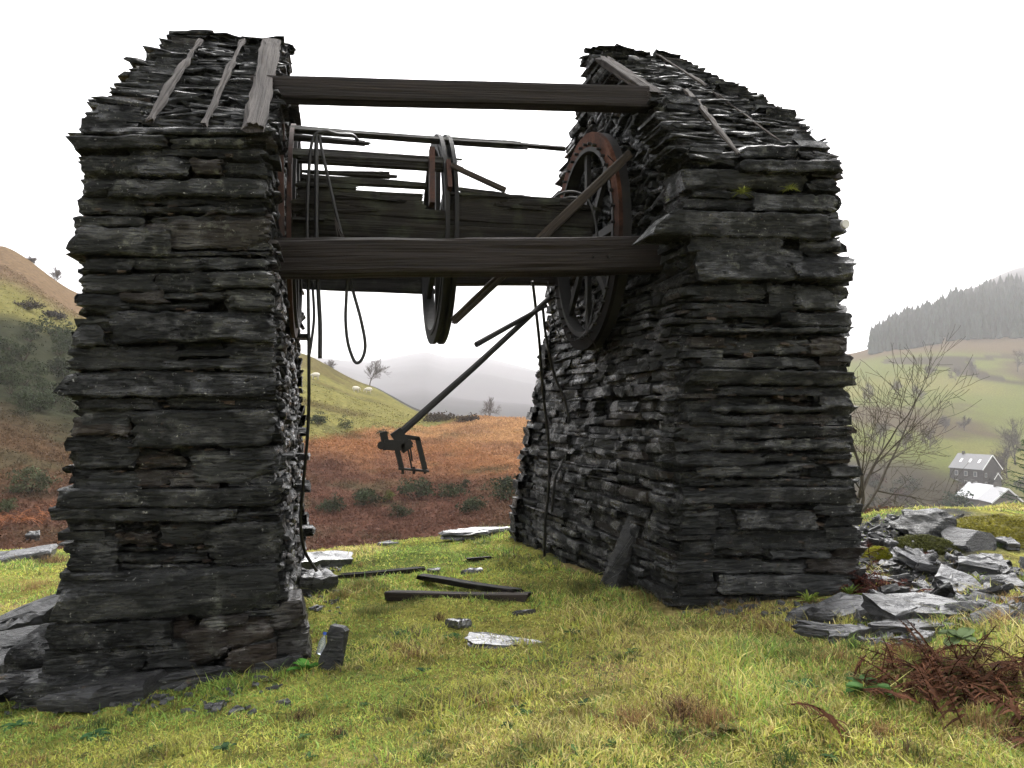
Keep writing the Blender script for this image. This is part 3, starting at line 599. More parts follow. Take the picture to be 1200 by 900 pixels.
# ------------------------------------------------------------------ winding drum
AY, AZ = 8.6, 3.42
dr = empty('winding_drum', (1.1, AY, AZ)); tag(dr, 'rotted timber winding drum with iron wheels on one axle, slung between the piers', 'winding drum')
mb = MB(); tube(mb, [(-.75, AY, AZ), (3.1, AY, AZ)], .06, 10); mb.build('axle', M['iron'], dr)
def wheel(x, r, name, mt, face, wid, ns, flange, bolts=0, dz=0.):
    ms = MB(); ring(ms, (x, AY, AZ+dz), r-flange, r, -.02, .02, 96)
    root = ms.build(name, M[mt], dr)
    ms = MB(); ring(ms, (x, AY, AZ+dz), r-flange-.05, r-flange-.002, -.03, wid, 80); ms.build('inner_rim', M['iron'], root)
    if wid > .1:
        ms = MB(); ring(ms, (x, AY, AZ+dz), r-.045, r-.003, .022, wid, 80); ms.build('brake_tread', M['iron'], root)
    for k in range(ns):
        t = 2*PI*k/ns+PI/2; u = np.array([0, math.cos(t), math.sin(t)]); c = np.array([x+wid*.4, AY, AZ+dz])
        ms = MB(); bar(ms, c+u*.10, c+u*(r-flange-.03), .085, .05, (1, 0, 0)); ms.build('spoke', M['iron'], root)
    ms = MB(); ring(ms, (x+wid*.4, AY, AZ+dz), .055, .15, -.09, .09, 24); ms.build('hub', M['iron'], root)
    for k in range(bolts):
        t = 2*PI*k/bolts; p = np.array([x-.02, AY+math.cos(t)*(r-flange+.025), AZ+dz+math.sin(t)*(r-flange+.025)])
        ms = MB(); tube(ms, [p, p+[-.045, 0, 0]], .017, 6); ms.build('bolt', M['iron'], root)
    return root
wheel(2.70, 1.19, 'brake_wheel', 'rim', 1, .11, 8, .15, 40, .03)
w2 = wheel(1.02, 1.10, 'drum_ring', 'iron', 1, .10, 6, .10, 0, -.02)
mb = MB(); ring(mb, (1.11, AY, AZ-.02), 1.0, 1.10, -.02, .02, 80); mb.build('flange', M['iron'], w2)
w3 = wheel(-.42, 1.08, 'drum_ring', 'rust', 1, .05, 6, .10, 0)
def lag(al, wd, x0, x1, th=.05, r=1.05, rag=(.3, .4), amp=.018, groove=.022, yaw=0, mt='lag', seed=None):
    al = math.radians(al); p = lambda px, da=0: np.array([0, AY-(r)*math.cos(al+da), AZ+r*math.sin(al+da)])
    c0 = p(0); Xa, Xb = PY(x0, 200, c0[1])[0], PY(x1, 200, c0[1])[0]
    q0, q1 = c0.copy(), p(0, yaw); q0[0] = Xa; q1[0] = Xb
    nn = np.array([0, -math.cos(al), math.sin(al)])
    one_timber('lagging_plank', q0, q1, wd, th, mt, dr, up=nn, amp=amp, rag=rag, groove=groove, seed=seed)
lag(57, .12, 338, 622, .06, 1.06, (.1, .3), .018, .02); lag(59, .07, 520, 664, .05, 1.05, (.1, .05), .02, .01, .01)
lag(33, .115, 334, 545, .05, 1.05, (.1, .25), .014, .018); lag(29, .05, 345, 535, .05, 1.02, (.1, .1), .016)
lag(17, .075, 352, 500, .05, 1.03, (.1, .05), .014); lag(9, .10, 346, 498, .05, 1.03, (.1, .06), .012); lag(4.5, .10, 344, 500, .05, 1.03, (.1, .1), .012)
lag(.5, .10, 336, 695, .06, 1.04, (.1, .1), .014, .012); lag(-4, .16, 342, 695, .05, 1.03, (.2, .1), .02); lag(-9, .17, 336, 695, .06, 1.04, (.1, .1), .012); lag(-17, .18, 336, 695, .06, 1.03)
lag(7.5, .15, 528, 700, .06, 1.03, (.1, .25), .016, .015, -.045); lag(11.5, .05, 540, 668, .04, 1.04, (.1, .4), .02, .01, -.02)
lag(4, .13, 520, 700, .05, 1.03); lag(2, .12, 520, 700, .05, 1.02)
for al in (187, 200): lag(al, .22, 340, 520, .05, 1.02)
lag(23, .05, 350, 470, .04, 1.0, (.2, .4)); lag(13, .05, 345, 430, .04, 1.05, (.1, .5)); lag(46, .06, 338, 440, .04, 1.04, (.1, .5)); lag(16, .06, 535, 600, .04, 1.04, (.1, .5), yaw=-.05)
for i in range(24):      # splinters of rotted lagging
    px = rng.uniform(338, 430) if i < 9 else rng.uniform(520, 660); al = rng.uniform(-3, 9) if i < 9 else rng.uniform(5, 12)
    lag(al, rng.uniform(.02, .06), px, px+rng.uniform(30, 90), .03, 1.07, (.15, .25), .02, .02, rng.uniform(-.04, .04))
# rusted straps and plates by the left pier
for (px, y0, y1, Y, w) in ((329.5, 128, 165, 7.50, .03), (329, 182, 277, 7.38, .022)):
    mb = MB(); bar(mb, PY(px, y0, Y), PY(px+1, y1, Y), .05, w, (0, 1, 0)); mb.build('strap', M['rust'], dr)
mb = MB(); bar(mb, PY(340, 192, 7.58), PY(341, 240, 7.58), .02, .075, (0, 1, 0)); pl = mb.build('rusty_plate', M['rust'], dr)
for y in (200, 213, 226): bolt(pl, PY(339, y, 7.57), (0, -1, 0), .011, .02)
mb = MB(); bar(mb, PY(343, 257, 7.50), PY(380, 258, 7.50), .02, .10, (0, 1, 0)); mb.build('rusty_plate', M['iron'], dr)
mb = MB(); bar(mb, PY(506, 175, 7.66), PY(506, 240, 7.5), .10, .05, (1, 0, 0)); mb.build('spoke_stub', M['rust'], dr)
mb = MB(); bar(mb, PY(525, 190, 7.62), PY(527, 222, 7.52), .04, .09, (0, 1, 0)); mb.build('rusty_plate', M['rust'], dr)
# props and poles
o = one_timber('timber_strut', PY(528, 194, 7.55), PY(592, 223, 7.62), .05, .05, 'pole', up=(0, 1, 0), amp=.008); tag(o, 'thin dark strut sloping off the middle ring of the drum against the sky', 'strut')
o = one_timber('timber_pole', PY(739, 179, 7.36), PY(529, 379, 7.72), .085, .075, 'pole', up=(0, 1, 0), amp=.012, rag=(.04, .1), groove=.012); tag(o, 'long weathered pole leaning diagonally across the brake wheel and down behind the main beam', 'pole')
br = empty('brake_lever', PY(465, 512, 6.9)); tag(br, 'iron rod slanting down through the gap with a stirrup shaped bracket on its lower end', 'brake lever')
mb = MB(); tube(mb, [PY(644, 349, 8.0), PY(555, 431, 7.45), PY(464, 512, 6.9)], [.028, .03, .034], 8); mb.build('rod', M['iron'], br)
Yb = 6.88; q = lambda x, y, dy=0: PY(x, y, Yb+dy)
mb = MB(); bar(mb, q(450, 521), q(474, 522), .085, .10, (0, 1, 0)); bar(mb, q(449, 506), q(453, 527), .06, .06, (0, 1, 0)); bar(mb, q(463, 505), q(478, 527), .10, .08, (0, 1, 0)); bar(mb, q(470, 525), q(482, 517), .05, .10, (0, 1, 0)); tube(mb, [q(447, 522, -.06), q(447, 522, .08)], .035, 10)
mb.build('clamp', M['iron'], br)
mb = MB(); bar(mb, q(470, 511), q(491, 514), .035, .05, (0, 1, 0)); mb.build('arm', M['iron'], br)
for (x0, y0, x1, y1, w) in ((489, 513, 498, 550, .05), (465, 526, 471, 550, .045)):
    mb = MB(); bar(mb, q(x0, y0), q(x1, y1), .042, w, (0, 1, 0)); mb.build('stirrup_bar', M['iron'], br)
mb = MB(); tube(mb, [q(477, 520), q(483, 551)], .008, 6); tube(mb, [q(480, 518), q(483, 540)], .008, 6); mb.build('link', M['iron'], br)
mb = MB(); bar(mb, q(467, 549), q(502, 552), .018, .09, (0, 1, 0)); fp = mb.build('foot_plate', M['iron'], br)
for x in (472, 485, 498): bolt(fp, q(x, 547), (0, 0, -1), .012, .06)
o_ = MB(); tube(o_, [PY(558, 404, 7.45), PY(640, 358, 7.95)], [.028, .022], 7); o = o_.build('iron_bar', M['iron']); tag(o, 'short loose iron bar beside the brake lever, its free end pointing down left', 'iron bar')
# ------------------------------------------------------------------ cables
def cable(pts, label, r=.016, group=None, mt='cable'):
    mb = MB(); P = catmull([PY(*p) for p in pts], 10); tube(mb, P, r, 6); o = mb.build('wire_cable', M[mt], smooth=True); tag(o, label, 'cable', group); return o
yc = 7.43
cable([(420, 165, 7.9), (412, 158, 7.7), (395, 157, 7.5), (380, 154, yc), (367, 162, yc), (362, 200, yc), (360, 260, yc), (361, 330, yc), (362, 430, 7.45), (361, 500, 7.6), (355, 570, 7.9), (352, 610, 8.1), (357, 645, 8.3), (371, 669, 8.4)], 'long black cable hung over the drum by the left pier and reaching the ground')
cable([(378, 155, yc+.03), (371, 162, yc), (371, 220, yc), (371, 277, yc), (373, 340, yc), (375, 380, yc), (375, 420, yc)], 'straight cut cable end hanging beside the left pier, middle of three strands', .019)
cable([(366, 330, yc+.05), (368, 370, yc+.05), (365, 400, yc+.03), (362, 418, yc)], 'short dark strand curving in beside the long cable below the main beam', .014)
cable([(374, 158, yc), (378, 180, yc), (386, 215, yc), (394, 250, yc), (401, 278, yc), (407, 310, yc), (406, 345, yc), (405, 375, yc), (408, 403, yc), (416, 424, yc), (424, 421, yc), (428, 404, yc), (423, 375, yc), (413, 338, yc), (408, 312, yc+.02)], 'cable ending in a teardrop loop that hangs below the main beam', .016)
mb = MB()
for dx, dx2 in ((0, 0), (3, 4), (6, 8)): tube(mb, catmull([PY(392, 255, yc-.02), PY(394+dx*.6, 268, yc-.02), PY(396+dx2, 279, yc-.02)], 5), .005, 5)
o = mb.build('frayed_wire', M['grey_wood']); tag(o, 'frayed pale wire ends on top of the main beam near the left cables', 'wire')
cable([(624, 330, 8.3), (626, 345, 8.4), (632, 400, 8.7), (636, 455, 9.0), (643, 520, 9.2), (643, 575, 9.3), (639, 610, 9.35), (638, 655, 9.4)], 'long cable dropping from the brake wheel to the grass along the right pier', .017)
cable([(636, 360, 8.9), (640, 395, 9.2), (650, 440, 9.3), (663, 472, 9.3), (667, 505, 9.3), (660, 540, 9.3), (651, 560, 9.3), (647, 600, 9.35)], 'cable bowing outward against the inner face of the right pier', .017)
for i, pts in enumerate(([(640, 245, 7.9), (655, 228, 7.7), (675, 225, 7.5), (690, 236, 7.42), (698, 262, 7.4), (700, 285, 7.4)], [(650, 240, 7.7), (664, 232, 7.6), (680, 232, 7.5)], [(712, 182, 7.5), (728, 200, 7.7), (735, 222, 7.9)], [(642, 330, 8.0), (650, 380, 8.0), (668, 400, 8.0), (688, 386, 8.0), (697, 350, 8.0)], [(688, 350, 7.9), (687, 385, 7.95), (697, 405, 8.1), (700, 420, 8.3)])):
    cable(pts, ['grey hose curling over the drum end inside the brake wheel', 'smaller curl of hose just under the grey hose at the brake wheel', 'thin wire behind the upper end of the leaning pole', 'slack wire drooping inside the lower half of the brake wheel', 'thin wire trailing below the brake wheel on dark stone'][i], .012 if i < 2 else .006)
# ------------------------------------------------------------------ battens on the pier heads
def slope(pier): 
    d = nrm([0, pier.yr-pier.yf0, pier.zr-pier.ze]); n = nrm(np.cross([1, 0, 0], d)); return np.array([0, pier.yf0, pier.ze])+n*(.11 if pier.side == 'L' else .15), n
for pier, root, lst in ((PL, lp, [(174, 142, 236, 47, .062, .04), (238, 147, 285, 46, .065, .04), (297, 152, 319, 50, .18, .06)]),
                        (PR, rp, [(768, 113, 706, 68, .17, .07), (828, 102, 770, 62, .04, .02), (866, 180, 802, 104, .06, .03), (916, 165, 836, 106, .04, .02)])):
    p, n = slope(pier)
    for x0, y0, x1, y1, w, h in lst:
        one_timber('roof_batten', PP(x0, y0, p, n), PP(x1, y1, p, n), w, h, 'grey_wood' if pier is PL or w > .1 else 'pole', root, up=n, amp=.022, rag=(.08, .25), groove=.045, per=8, taper=lambda s, x, y, w=w: 1-(.05 if w > .1 else .2)+(.12 if w > .1 else .36)*vnoise(np.stack([s.ravel()*16, np.sign(x).ravel()*3.+w*40, np.zeros(s.size)], 1)).reshape(s.shape))
# ------------------------------------------------------------------ loose slates
def slab_shape(mb, c, sx, sy, th, R, irr=.18, tint=None, k=9, lam=3):
    c = np.asarray(c, float); t = np.sort(rng.uniform(0, 2*PI, k)*.35+np.arange(k)*2*PI/k*.65+.2)
    sq = np.maximum(np.abs(np.cos(t)), np.abs(np.sin(t))); rad = (1+rng.normal(0, irr, k))/np.maximum(sq, .72)
    m = 3*k; tt = np.linspace(0, k, m, endpoint=False); i0 = tt.astype(int) % k; fr = tt-np.floor(tt)
    px = np.cos(t)*rad; py = np.sin(t)*rad
    ox = px[i0]*(1-fr)+px[(i0+1) % k]*fr; oy = py[i0]*(1-fr)+py[(i0+1) % k]*fr
    rows = []
    for l in range(lam+1):
        sc = (1-.05*abs(rng.normal()))*(1+rng.normal(0, .02, m)); z = th*(l/lam-.5)
        rows.append(np.stack([ox*sx/2*sc, oy*sy/2*sc, z+rng.normal(0, th*.05, m)], 1))
    for sc in (.8, .45): rows.append(np.stack([ox*sx/2*sc, oy*sy/2*sc, th*.5+rng.normal(0, th*.07, m)+th*.08], 1))
    V = np.concatenate(rows); R = np.asarray(R); V = V@R.T+c
    mb.add(V, [grid_faces(len(rows), m, True), np.arange(m)[::-1], np.arange(m)+m*(len(rows)-1)], (rng.uniform(0, 1) if tint is None else tint, 0, 0))
def rot(yaw=0, tx=0, ty=0): return np.array((Matrix.Rotation(yaw, 3, 'Z') @ Matrix.Rotation(tx, 3, 'X') @ Matrix.Rotation(ty, 3, 'Y')))
def slab(px, py, sx, sy, th, label, yaw=None, tx=0, ty=0, up=.3, group=None, mt='slate_wet', name='slate_slab', d=None, col=None, **kw):
    p = GP(px, py); mb = MB(); yaw = rng.uniform(0, PI) if yaw is None else yaw
    slab_shape(mb, p+[0, 0, th*up], sx, sy, th, rot(yaw, tx, ty), **kw)
    if col: mb.C[-1] = np.broadcast_to(np.array(col), mb.C[-1].shape)
    o = mb.build(name, M[mt]); tag(o, label, 'slate slab', group); return o
slab(600, 750, .66, .44, .04, 'flat wet pale slate lying in the grass in the middle foreground', .1, 0, 0, .1, mt='slate_film', irr=.07, k=11)
slab(541, 733, .22, .20, .06, 'small grey slate on the grass just left of the flat wet slate', .4, -.15, .1, mt='slate_film')
slab(618, 720, .26, .07, .04, 'narrow slate sliver lying in the grass right of the fallen timbers', .3)
slab(556, 672, .32, .14, .06, 'pale flat slate half hidden behind the fallen timbers', .1, mt='slate_film')
slab(512, 671, .22, .12, .05, 'small pale slate in the grass behind the left end of the fallen timbers', .1)
slab(566, 628, 1.0, .45, .10, 'long pale flat slate at the far edge of the grass beside the right pier', .12, .03, 0, .5, mt='slate_film')
slab(378, 664, .8, .5, .14, 'pale layered slate at the back corner of the left pier', .2, .05, 0, .4, mt='slate_film')
slab(368, 692, .4, .45, .20, 'rounded pale slate block against the inner foot of the left pier', .4, .1, .1, .4)
slab(455, 638, .3, .2, .04, 'tiny pale slate on the far edge of the grass between the piers', .1)
# upright slabs
def standing(p, w, h, dpt, lean, yaw, **kw):
    st = Stones(); R = np.array(Matrix.Rotation(lean, 3, 'Y') @ Matrix.Rotation(yaw, 3, 'Z')); T_ = lambda x, y, z: p+R@np.array([x, y, z])
    st.stone(T_(-w/2, -dpt/2, -.08), T_(w/2, -dpt/2, -.08), T_(w/2*.96, -dpt/2, h*.97), T_(-w/2*.9, -dpt/2, h), R@np.array([0, -1., 0]), dpt, du=.03, dw=.03, closed=True, lam=.3, tint=.6, chips=0, **kw); return st
p = GP(386, 785); mb = standing(p, .13, .31, .08, .22, -.4, amp=.012, jag=.02); o = mb.build('slate_slab', M['slate_mid']); tag(o, 'weathered grey slate stub standing up beside the corner of the left pier', 'slate slab')
p = GP(735, 682); mb = standing(p+np.array([-.10, -.16, 0]), .28, .76, .20, .30, .35, amp=.008, jag=.012)
o = mb.build('slate_post', M['slate_mid']); tag(o, 'stout dark slate block leaning against the inner foot of the right pier', 'slate block')
def boulder(px, py, sx, sy, sz, label, mt, yaw=0., sink=.25, seed=0., name='boulder'):
    c = GP(px, py); nu, nv = 22, 44; u = np.linspace(.02, PI-.02, nu)[:, None]; v = np.linspace(0, 2*PI, nv, endpoint=False)[None]
    D = np.stack([np.sin(u)*np.cos(v), np.sin(u)*np.sin(v), np.cos(u)*np.ones_like(v)], -1).reshape(-1, 3)
    D = np.sign(D)*np.abs(D)**.72; k = 1+.28*fbm(D*1.6+seed, 3)+.10*vnoise(D*np.array([2, 2, 9])+seed+9)
    for j in range(7):
        n_ = nrm(rng.normal(0, 1, 3)); k = np.minimum(k, rng.uniform(.55, .85)/np.maximum(D@n_, .02))
    V = (D*k[:, None]*np.array([sx, sy, sz])/2)@rot(yaw).T+c+np.array([0, 0, sz*(.5-sink)]); mb = MB(); mb.add(V, [grid_faces(nu, nv, True), np.arange(nv)[::-1], np.arange(nv)+nv*(nu-1)], (rng.uniform(.2, .8), 0, .7)); o = mb.build(name, M[mt]); tag(o, label, 'boulder'); return o
# foot of the left pier
LP_ = [(28, 742, .85, .5, .14, 'grey sloping slate slab rising to the pier at far left', .3, .1, -.35), (20, 790, .7, .45, .12, 'pale split slate lying low at the left picture edge', .2, .1, -.1), (48, 812, .55, .3, .10, 'purplish flat slate under the split one at far left', .1, .05, .05),
       (22, 828, .42, .2, .08, 'small pale green slate at the lowest left corner of the pier foot', .2, 0, 0), (150, 818, .9, .25, .08, 'long brown slate along the foot of the left pier', .32, 0, 0),
       (245, 796, 1.0, .2, .06, 'long thin wet slate edging the grass under the left pier', .36, 0, -.05), (345, 780, .75, .22, .06, 'thin greenish slate at the right hand foot of the left pier', .25, 0, -.05)]
for a in LP_: slab(a[0], a[1], a[2], a[3], a[4]*1.3, a[5], a[6], a[7], a[8], .5, mt='slate_mid')
boulder(60, 790, .7, .7, .50, 'dark rough bedrock lump under the left end of the left pier', 'slate', .2, .3, 3.)
boulder(12, 768, .6, .6, .42, 'dark ribbed bedrock lump at the left picture edge', 'slate_mid', .5, .3, 7.)
boulder(1090, 630, .85, .6, .42, 'dark broken boulder on top of the rubble heap', 'slate', .3, .3, 1.)
boulder(1133, 640, .55, .42, .32, 'rounded grey boulder beside the mossy mound', 'slate_wet', .2, .3, 5.)
boulder(962, 736, .26, .22, .18, 'small rounded grey stone under the long layered slab', 'slate_mid', .2, .2, 11.)
slab(144, 811, .09, .06, .035, 'small white quartz stone on the foot of the left pier', .2, 0, 0, 2.0, mt='plain', name='quartz_stone', col=(.6, .58, .52))
# bank beyond the left pier
slab(35, 655, 1.7, .6, .12, 'large flat slate on the grass bank beyond the left pier', .3, .05, -.12, .6); slab(40, 632, .6, .4, .3, 'pale upright slate on the bank beyond the left pier', .2, .3, 0, .5)
# rubble tip east of the right pier
big = [(1088, 668, .85, .62, .10, 'large pale tilted slate in the middle of the rubble heap', .5, .5, .1),
       (1122, 690, .7, .5, .12, 'broad pale slate below the large tilted one in the rubble', .2, .42, .1), (1165, 672, .62, .42, .16, 'angular grey slate on the right of the rubble heap', .3, .3, -.15), (1068, 690, 1.25, .2, .06, 'long narrow pale slate sloping down the rubble', -.62, .2, .12),
       (990, 722, 1.35, .5, .14, 'long grey layered slab at the foot of the right pier', .2, .1, -.05), (1095, 722, 1.1, .55, .14, 'wide flat grey slab at the front of the rubble heap', .1, .12, .0), (1005, 752, .9, .4, .10, 'wet pale slab half buried in grass in front of the rubble', -.1, .1, .1),
       (1070, 740, .8, .3, .08, 'thin pale slate lying on grass at the rubble foot', .1, 0, 0), (1080, 753, .32, .2, .08, 'small pale slate near the dead bracken', .4, 0, 0),
       (1100, 640, .5, .35, .10, 'mid grey slate just below the dark boulder', .3, .5, 0), (1185, 640, .4, .3, .1, 'pinkish grey slate at the right picture edge', .2, .2, 0), (1185, 690, .42, .3, .1, 'pale brown slate at the right edge of the heap', .2, .2, 0)]
for a in big: slab(a[0], a[1], a[2]*.74, a[3]*.74, a[4]*.62, a[5], a[6], a[7], a[8], .6, mt=a[9] if len(a) > 9 else 'slate_wet', k=13 if len(a) > 9 else 9, lam=6 if len(a) > 9 else 3)
for i in range(150):
    px, py = rng.uniform(1006, 1215), rng.uniform(608, 735)
    if px < 1030 and py > 660: continue
    if px > 1120 and py < 655: continue
    s = rng.uniform(.12, .34); slab(px, py, s, s*rng.uniform(.4, .8), rng.uniform(.02, .07), 'smaller grey slate in the jumbled rubble heap right of the right hand pier', None, rng.normal(.15, .3), rng.normal(0, .3), rng.uniform(.1, 1.1), 'small slates in the rubble heap', mt='slate_wet' if rng.random() < .6 else 'slate_mid')
mb = MB()
for i in range(900):
    px, py = rng.uniform(1000, 1260), rng.uniform(606, 760)
    if px > 1125 and py < 660 or py > 735 and px > 1090: continue
    p = GP(px, py); s = rng.uniform(.04, .14); slab_shape(mb, p+[0, 0, .02], s, s*.6, s*.25, rot(rng.uniform(0, 6), rng.normal(0, .4), rng.normal(0, .4)), k=6, lam=1)
for i in range(260):
    e = rng.integers(0, 3)
    p = [GP(rng.uniform(800, 1010), rng.uniform(690, 722)), GP(rng.uniform(335, 400), rng.uniform(660, 720)), GP(rng.uniform(0, 345), rng.uniform(790, 838))][e]; s = rng.uniform(.03, .12)
    slab_shape(mb, p+[0, 0, .01], s, s*.6, s*.25, rot(rng.uniform(0, 6), rng.normal(0, .3), rng.normal(0, .3)), k=6, lam=1)
o = mb.build('slate_chippings', M['slate_wet']); tag(o, kind='stuff')
# fallen timbers
def ftimber(x0, y0, x1, y1, w, h, label, z=.05, mt='lag', **kw):
    a, b = GP(x0, y0)+[0, 0, z], GP(x1, y1)+[0, 0, z]; o = one_timber('fallen_timber', a, b, w, h, mt, amp=.016, rag=(.1, .2), groove=.015, **kw); tag(o, label, 'timber', 'fallen timbers in the grass'); return o
ftimber(455, 703, 624, 706, .15, .09, 'thick rotten brown timber lying nearest in the grass between the piers', .045, 'pole')
ftimber(492, 682, 612, 700, .12, .06, 'dark timber lying slantwise behind the thick rotten one', .05, 'lag')
ftimber(395, 677, 500, 670, .10, .05, 'long thin dark timber lying in the grass nearer the left pier', .025, 'lag')
ftimber(545, 658, 578, 655, .05, .04, 'small dark stick in the far grass between the piers', .02, 'beam')
# ------------------------------------------------------------------ plastic bottle
bp = GP(374, 772)+np.array([0, 0, .03]); bt = empty('plastic_bottle', bp); tag(bt, 'small clear plastic bottle with a blue cap beside the slate stub', 'bottle')
m, nt, b = mat('clear_plastic', .15, .5); b.inputs['Base Color'].default_value = (.7, .75, .8, 1); b.inputs['Transmission Weight'].default_value = .8; M['plastic'] = m
mb = MB(); ax = nrm([.25, .35, .9]); s = np.array([0, .01, .09, .12, .135, .15]); tube(mb, bp+s[:, None]*ax, [.02, .028, .028, .018, .011, .011], 12); mb.build('bottle_body', M['plastic'], bt, True)
mb = MB(); tube(mb, [bp+ax*.148, bp+ax*.168], .014, 12, (.03, .10, .5)); mb.build('cap', M['plain'], bt)
# ------------------------------------------------------------------ grass
def blades(name, P, Hh, Wd, C, lean=.5, mt='grass', label=None):
    n = len(P); th = rng.uniform(0, 2*PI, n); ph = rng.uniform(0, 2*PI, n); le = Hh*np.abs(rng.normal(0, lean, n))
    side = np.stack([np.cos(th), np.sin(th), np.zeros(n)], 1)*(Wd/2)[:, None]; dr_ = np.stack([np.cos(ph), np.sin(ph), np.zeros(n)], 1)
    up = np.array([0, 0, 1.])
    m1 = P+up*(Hh*.55)[:, None]+dr_*(le*.3)[:, None]; tip = P+up*(Hh*.95)[:, None]+dr_*le[:, None]
    V = np.stack([P-side, P+side, m1+side*.75, m1-side*.75, tip], 1).reshape(-1, 3); i = np.arange(n)[:, None]*5
    cc = np.repeat(C, 5, 0)
    o = link_mesh(name, V, [i+np.array([[0, 1, 2, 3]]), i+np.array([[3, 2, 4]])], M[mt], None, {'Col': cc}); tag(o, kind='stuff'); return o
def in_pier(x, y, mgn=.05): return ((x > -1.95-mgn) & (x < -.36+mgn) & (y > 6.2-mgn) & (y < 10.95)) | ((x > 2.35-mgn+.3*(10.9-y)/4.6) & (x < 4.5+mgn) & (y > 6.2-mgn) & (y < 11.05))
def rub(x, y): return np.clip(1.5*np.exp(-((x-6.1)/1.5)**2-((y-7.6)/1.4)**2)+1.3*np.exp(-((x-8.3)/1.6)**2-((y-9.2)/1.5)**2), 0, 1)
def scatter(n, d0, d1, p0=-120, p1=1330, pw=-1.):
    u = rng.uniform(0, 1, n); d = d0*(d1/d0)**u if pw == -1 else (d0**(1+pw)+(d1**(1+pw)-d0**(1+pw))*u)**(1/(1+pw))
    px = rng.uniform(p0, p1, n); l = (px-600)/F*d
    x = FWD[0]/math.cos(PITCH)*d+RGT[0]*l; y = FWD[1]/math.cos(PITCH)*d+RGT[1]*l; return x, y, d
x, y, d = scatter(430000, 2.6, 17); k = (~in_pier(x, y)) & (y < edge_y(x)+.6) & (rng.uniform(0, 1, len(x)) > rub(x, y)*.93)
x, y, d = x[k], y[k], d[k]; z = ground(x, y); n = len(x)
t1 = 1.5*fb2(x, y, 1.1, 4, 6); t2 = 1.3*fb2(x, y, .8, 4, 12); t3 = fb2(x, y, 3., 3, 2); t4 = 1.3*fb2(x, y, 1.5, 3, 30); t5 = fb2(x, y, 2.6, 4, 77)
pal = np.array([(.29, .27, .065), (.17, .225, .05), (.38, .31, .13), (.10, .07, .045), (.23, .16, .065), (.08, .13, .035)])
w = np.stack([np.full(n, .62)+t3*.7, .6+1.6*t1, .14+1.3*t2, .06+.25*np.maximum(t4, 0), .10+.7*np.maximum(t2+.1, 0), .15+.8*np.maximum(t1, 0)], 1).clip(.02); w /= w.sum(1, keepdims=True)
ci = (rng.uniform(0, 1, n)[:, None] > np.cumsum(w, 1)).sum(1).clip(0, 5); C = pal[ci]*rng.uniform(.65, 1.3, (n, 1))*(1-.45*sstep(.12, .35, t5))[:, None]
near_p = np.exp(-np.maximum(0, np.minimum(np.abs(y-6.3), 9))*1.6)
tall = sstep(.12, .4, t4)+.5*sstep(.1, .35, t2)
mossy = rng.uniform(0, 1, n) < .55; H = rng.gamma(4, .25, n)*np.where(mossy, .6, 1)*(.020+.030*tall+.03*sstep(7.5, 10, y)*(x > -.2)*(x < 2.6)*(y < 9.3))*(1+.0*d); W = .0028+.0011*d*.6
blades('grass', np.stack([x, y, z-.004], 1), H, W*rng.uniform(.7, 1.4, n)*np.where(mossy, 1.8, 1), C*np.array([1.58, 1.72, 1.6]), 1.2)
# rank grass, dead stems: along pier feet and at the tussocks of the photograph
Pp = []; Cc = []; Hh = []
def tuft(px, py, n, r, h, cols, p=None):
    c = GP(px, py) if p is None else np.asarray(p); a = rng.uniform(0, 2*PI, n); q = r*.75*np.abs(rng.normal(0, 1, n)); xx = c[0]+q*np.cos(a); yy = c[1]+q*np.sin(a)
    Pp.append(np.stack([xx, yy, ground(xx, yy)], 1)); Hh.append(h*.62*rng.uniform(.35, 1.2, n)*np.exp(-.35*(q/r)**2)); Cc.append(np.array(cols)[rng.integers(0, len(cols), n)]*rng.uniform(.7, 1.3, (n, 1)))
straw = [(.33, .23, .10), (.26, .16, .07), (.16, .09, .05)]; mid = [(.13, .15, .04), (.22, .19, .06), (.09, .12, .035)]; dk = [(.06, .035, .03), (.10, .05, .04), (.09, .08, .03)]
for px, py, n, r, h, c in ((800, 838, 420, .2, .17, dk+straw), (740, 850, 300, .2, .16, straw), (830, 850, 300, .2, .15, straw), (560, 700, 500, .6, .09, mid), (420, 690, 700, .3, .16, mid+straw[:1]), (440, 720, 500, .3, .14, mid), (400, 700, 400, .2, .18, mid+straw), (680, 690, 900, .5, .14, mid+dk[2:]), (760, 705, 700, .4, .13, mid+straw[1:2]),
                        (860, 715, 600, .4, .12, mid+straw), (900, 740, 500, .3, .13, straw), (980, 775, 500, .3, .14, straw+mid), (1060, 770, 500, .35, .14, straw+mid), (935, 770, 400, .25, .12, mid), (1150, 850, 500, .4, .12, straw), (1170, 735, 500, .3, .2, straw), (1190, 715, 400, .25, .2, straw), (500, 830, 500, .35, .10, mid+dk), (620, 690, 500, .5, .10, mid), (40, 690, 500, .5, .18, straw), (65, 660, 500, .3, .25, straw+dk), (820, 700, 400, .3, .15, dk+mid), (20, 620, 400, .8, .4, dk)):
    tuft(px, py, n, r, h, c)
for i in range(70):
    k_ = rng.integers(0, 4); tuft(rng.uniform(30, 1190), rng.uniform(725, 895) if i < 50 else rng.uniform(640, 720), int(rng.uniform(50, 160)), rng.uniform(.05, .14), rng.uniform(.06, .13), [mid, straw, [(.05, .085, .028), (.07, .11, .03)], dk+straw[:1]][k_]) if True else None
P = np.concatenate(Pp); blades('rank_grass', P, np.concatenate(Hh), np.full(len(P), .0045), np.concatenate(Cc), .8)
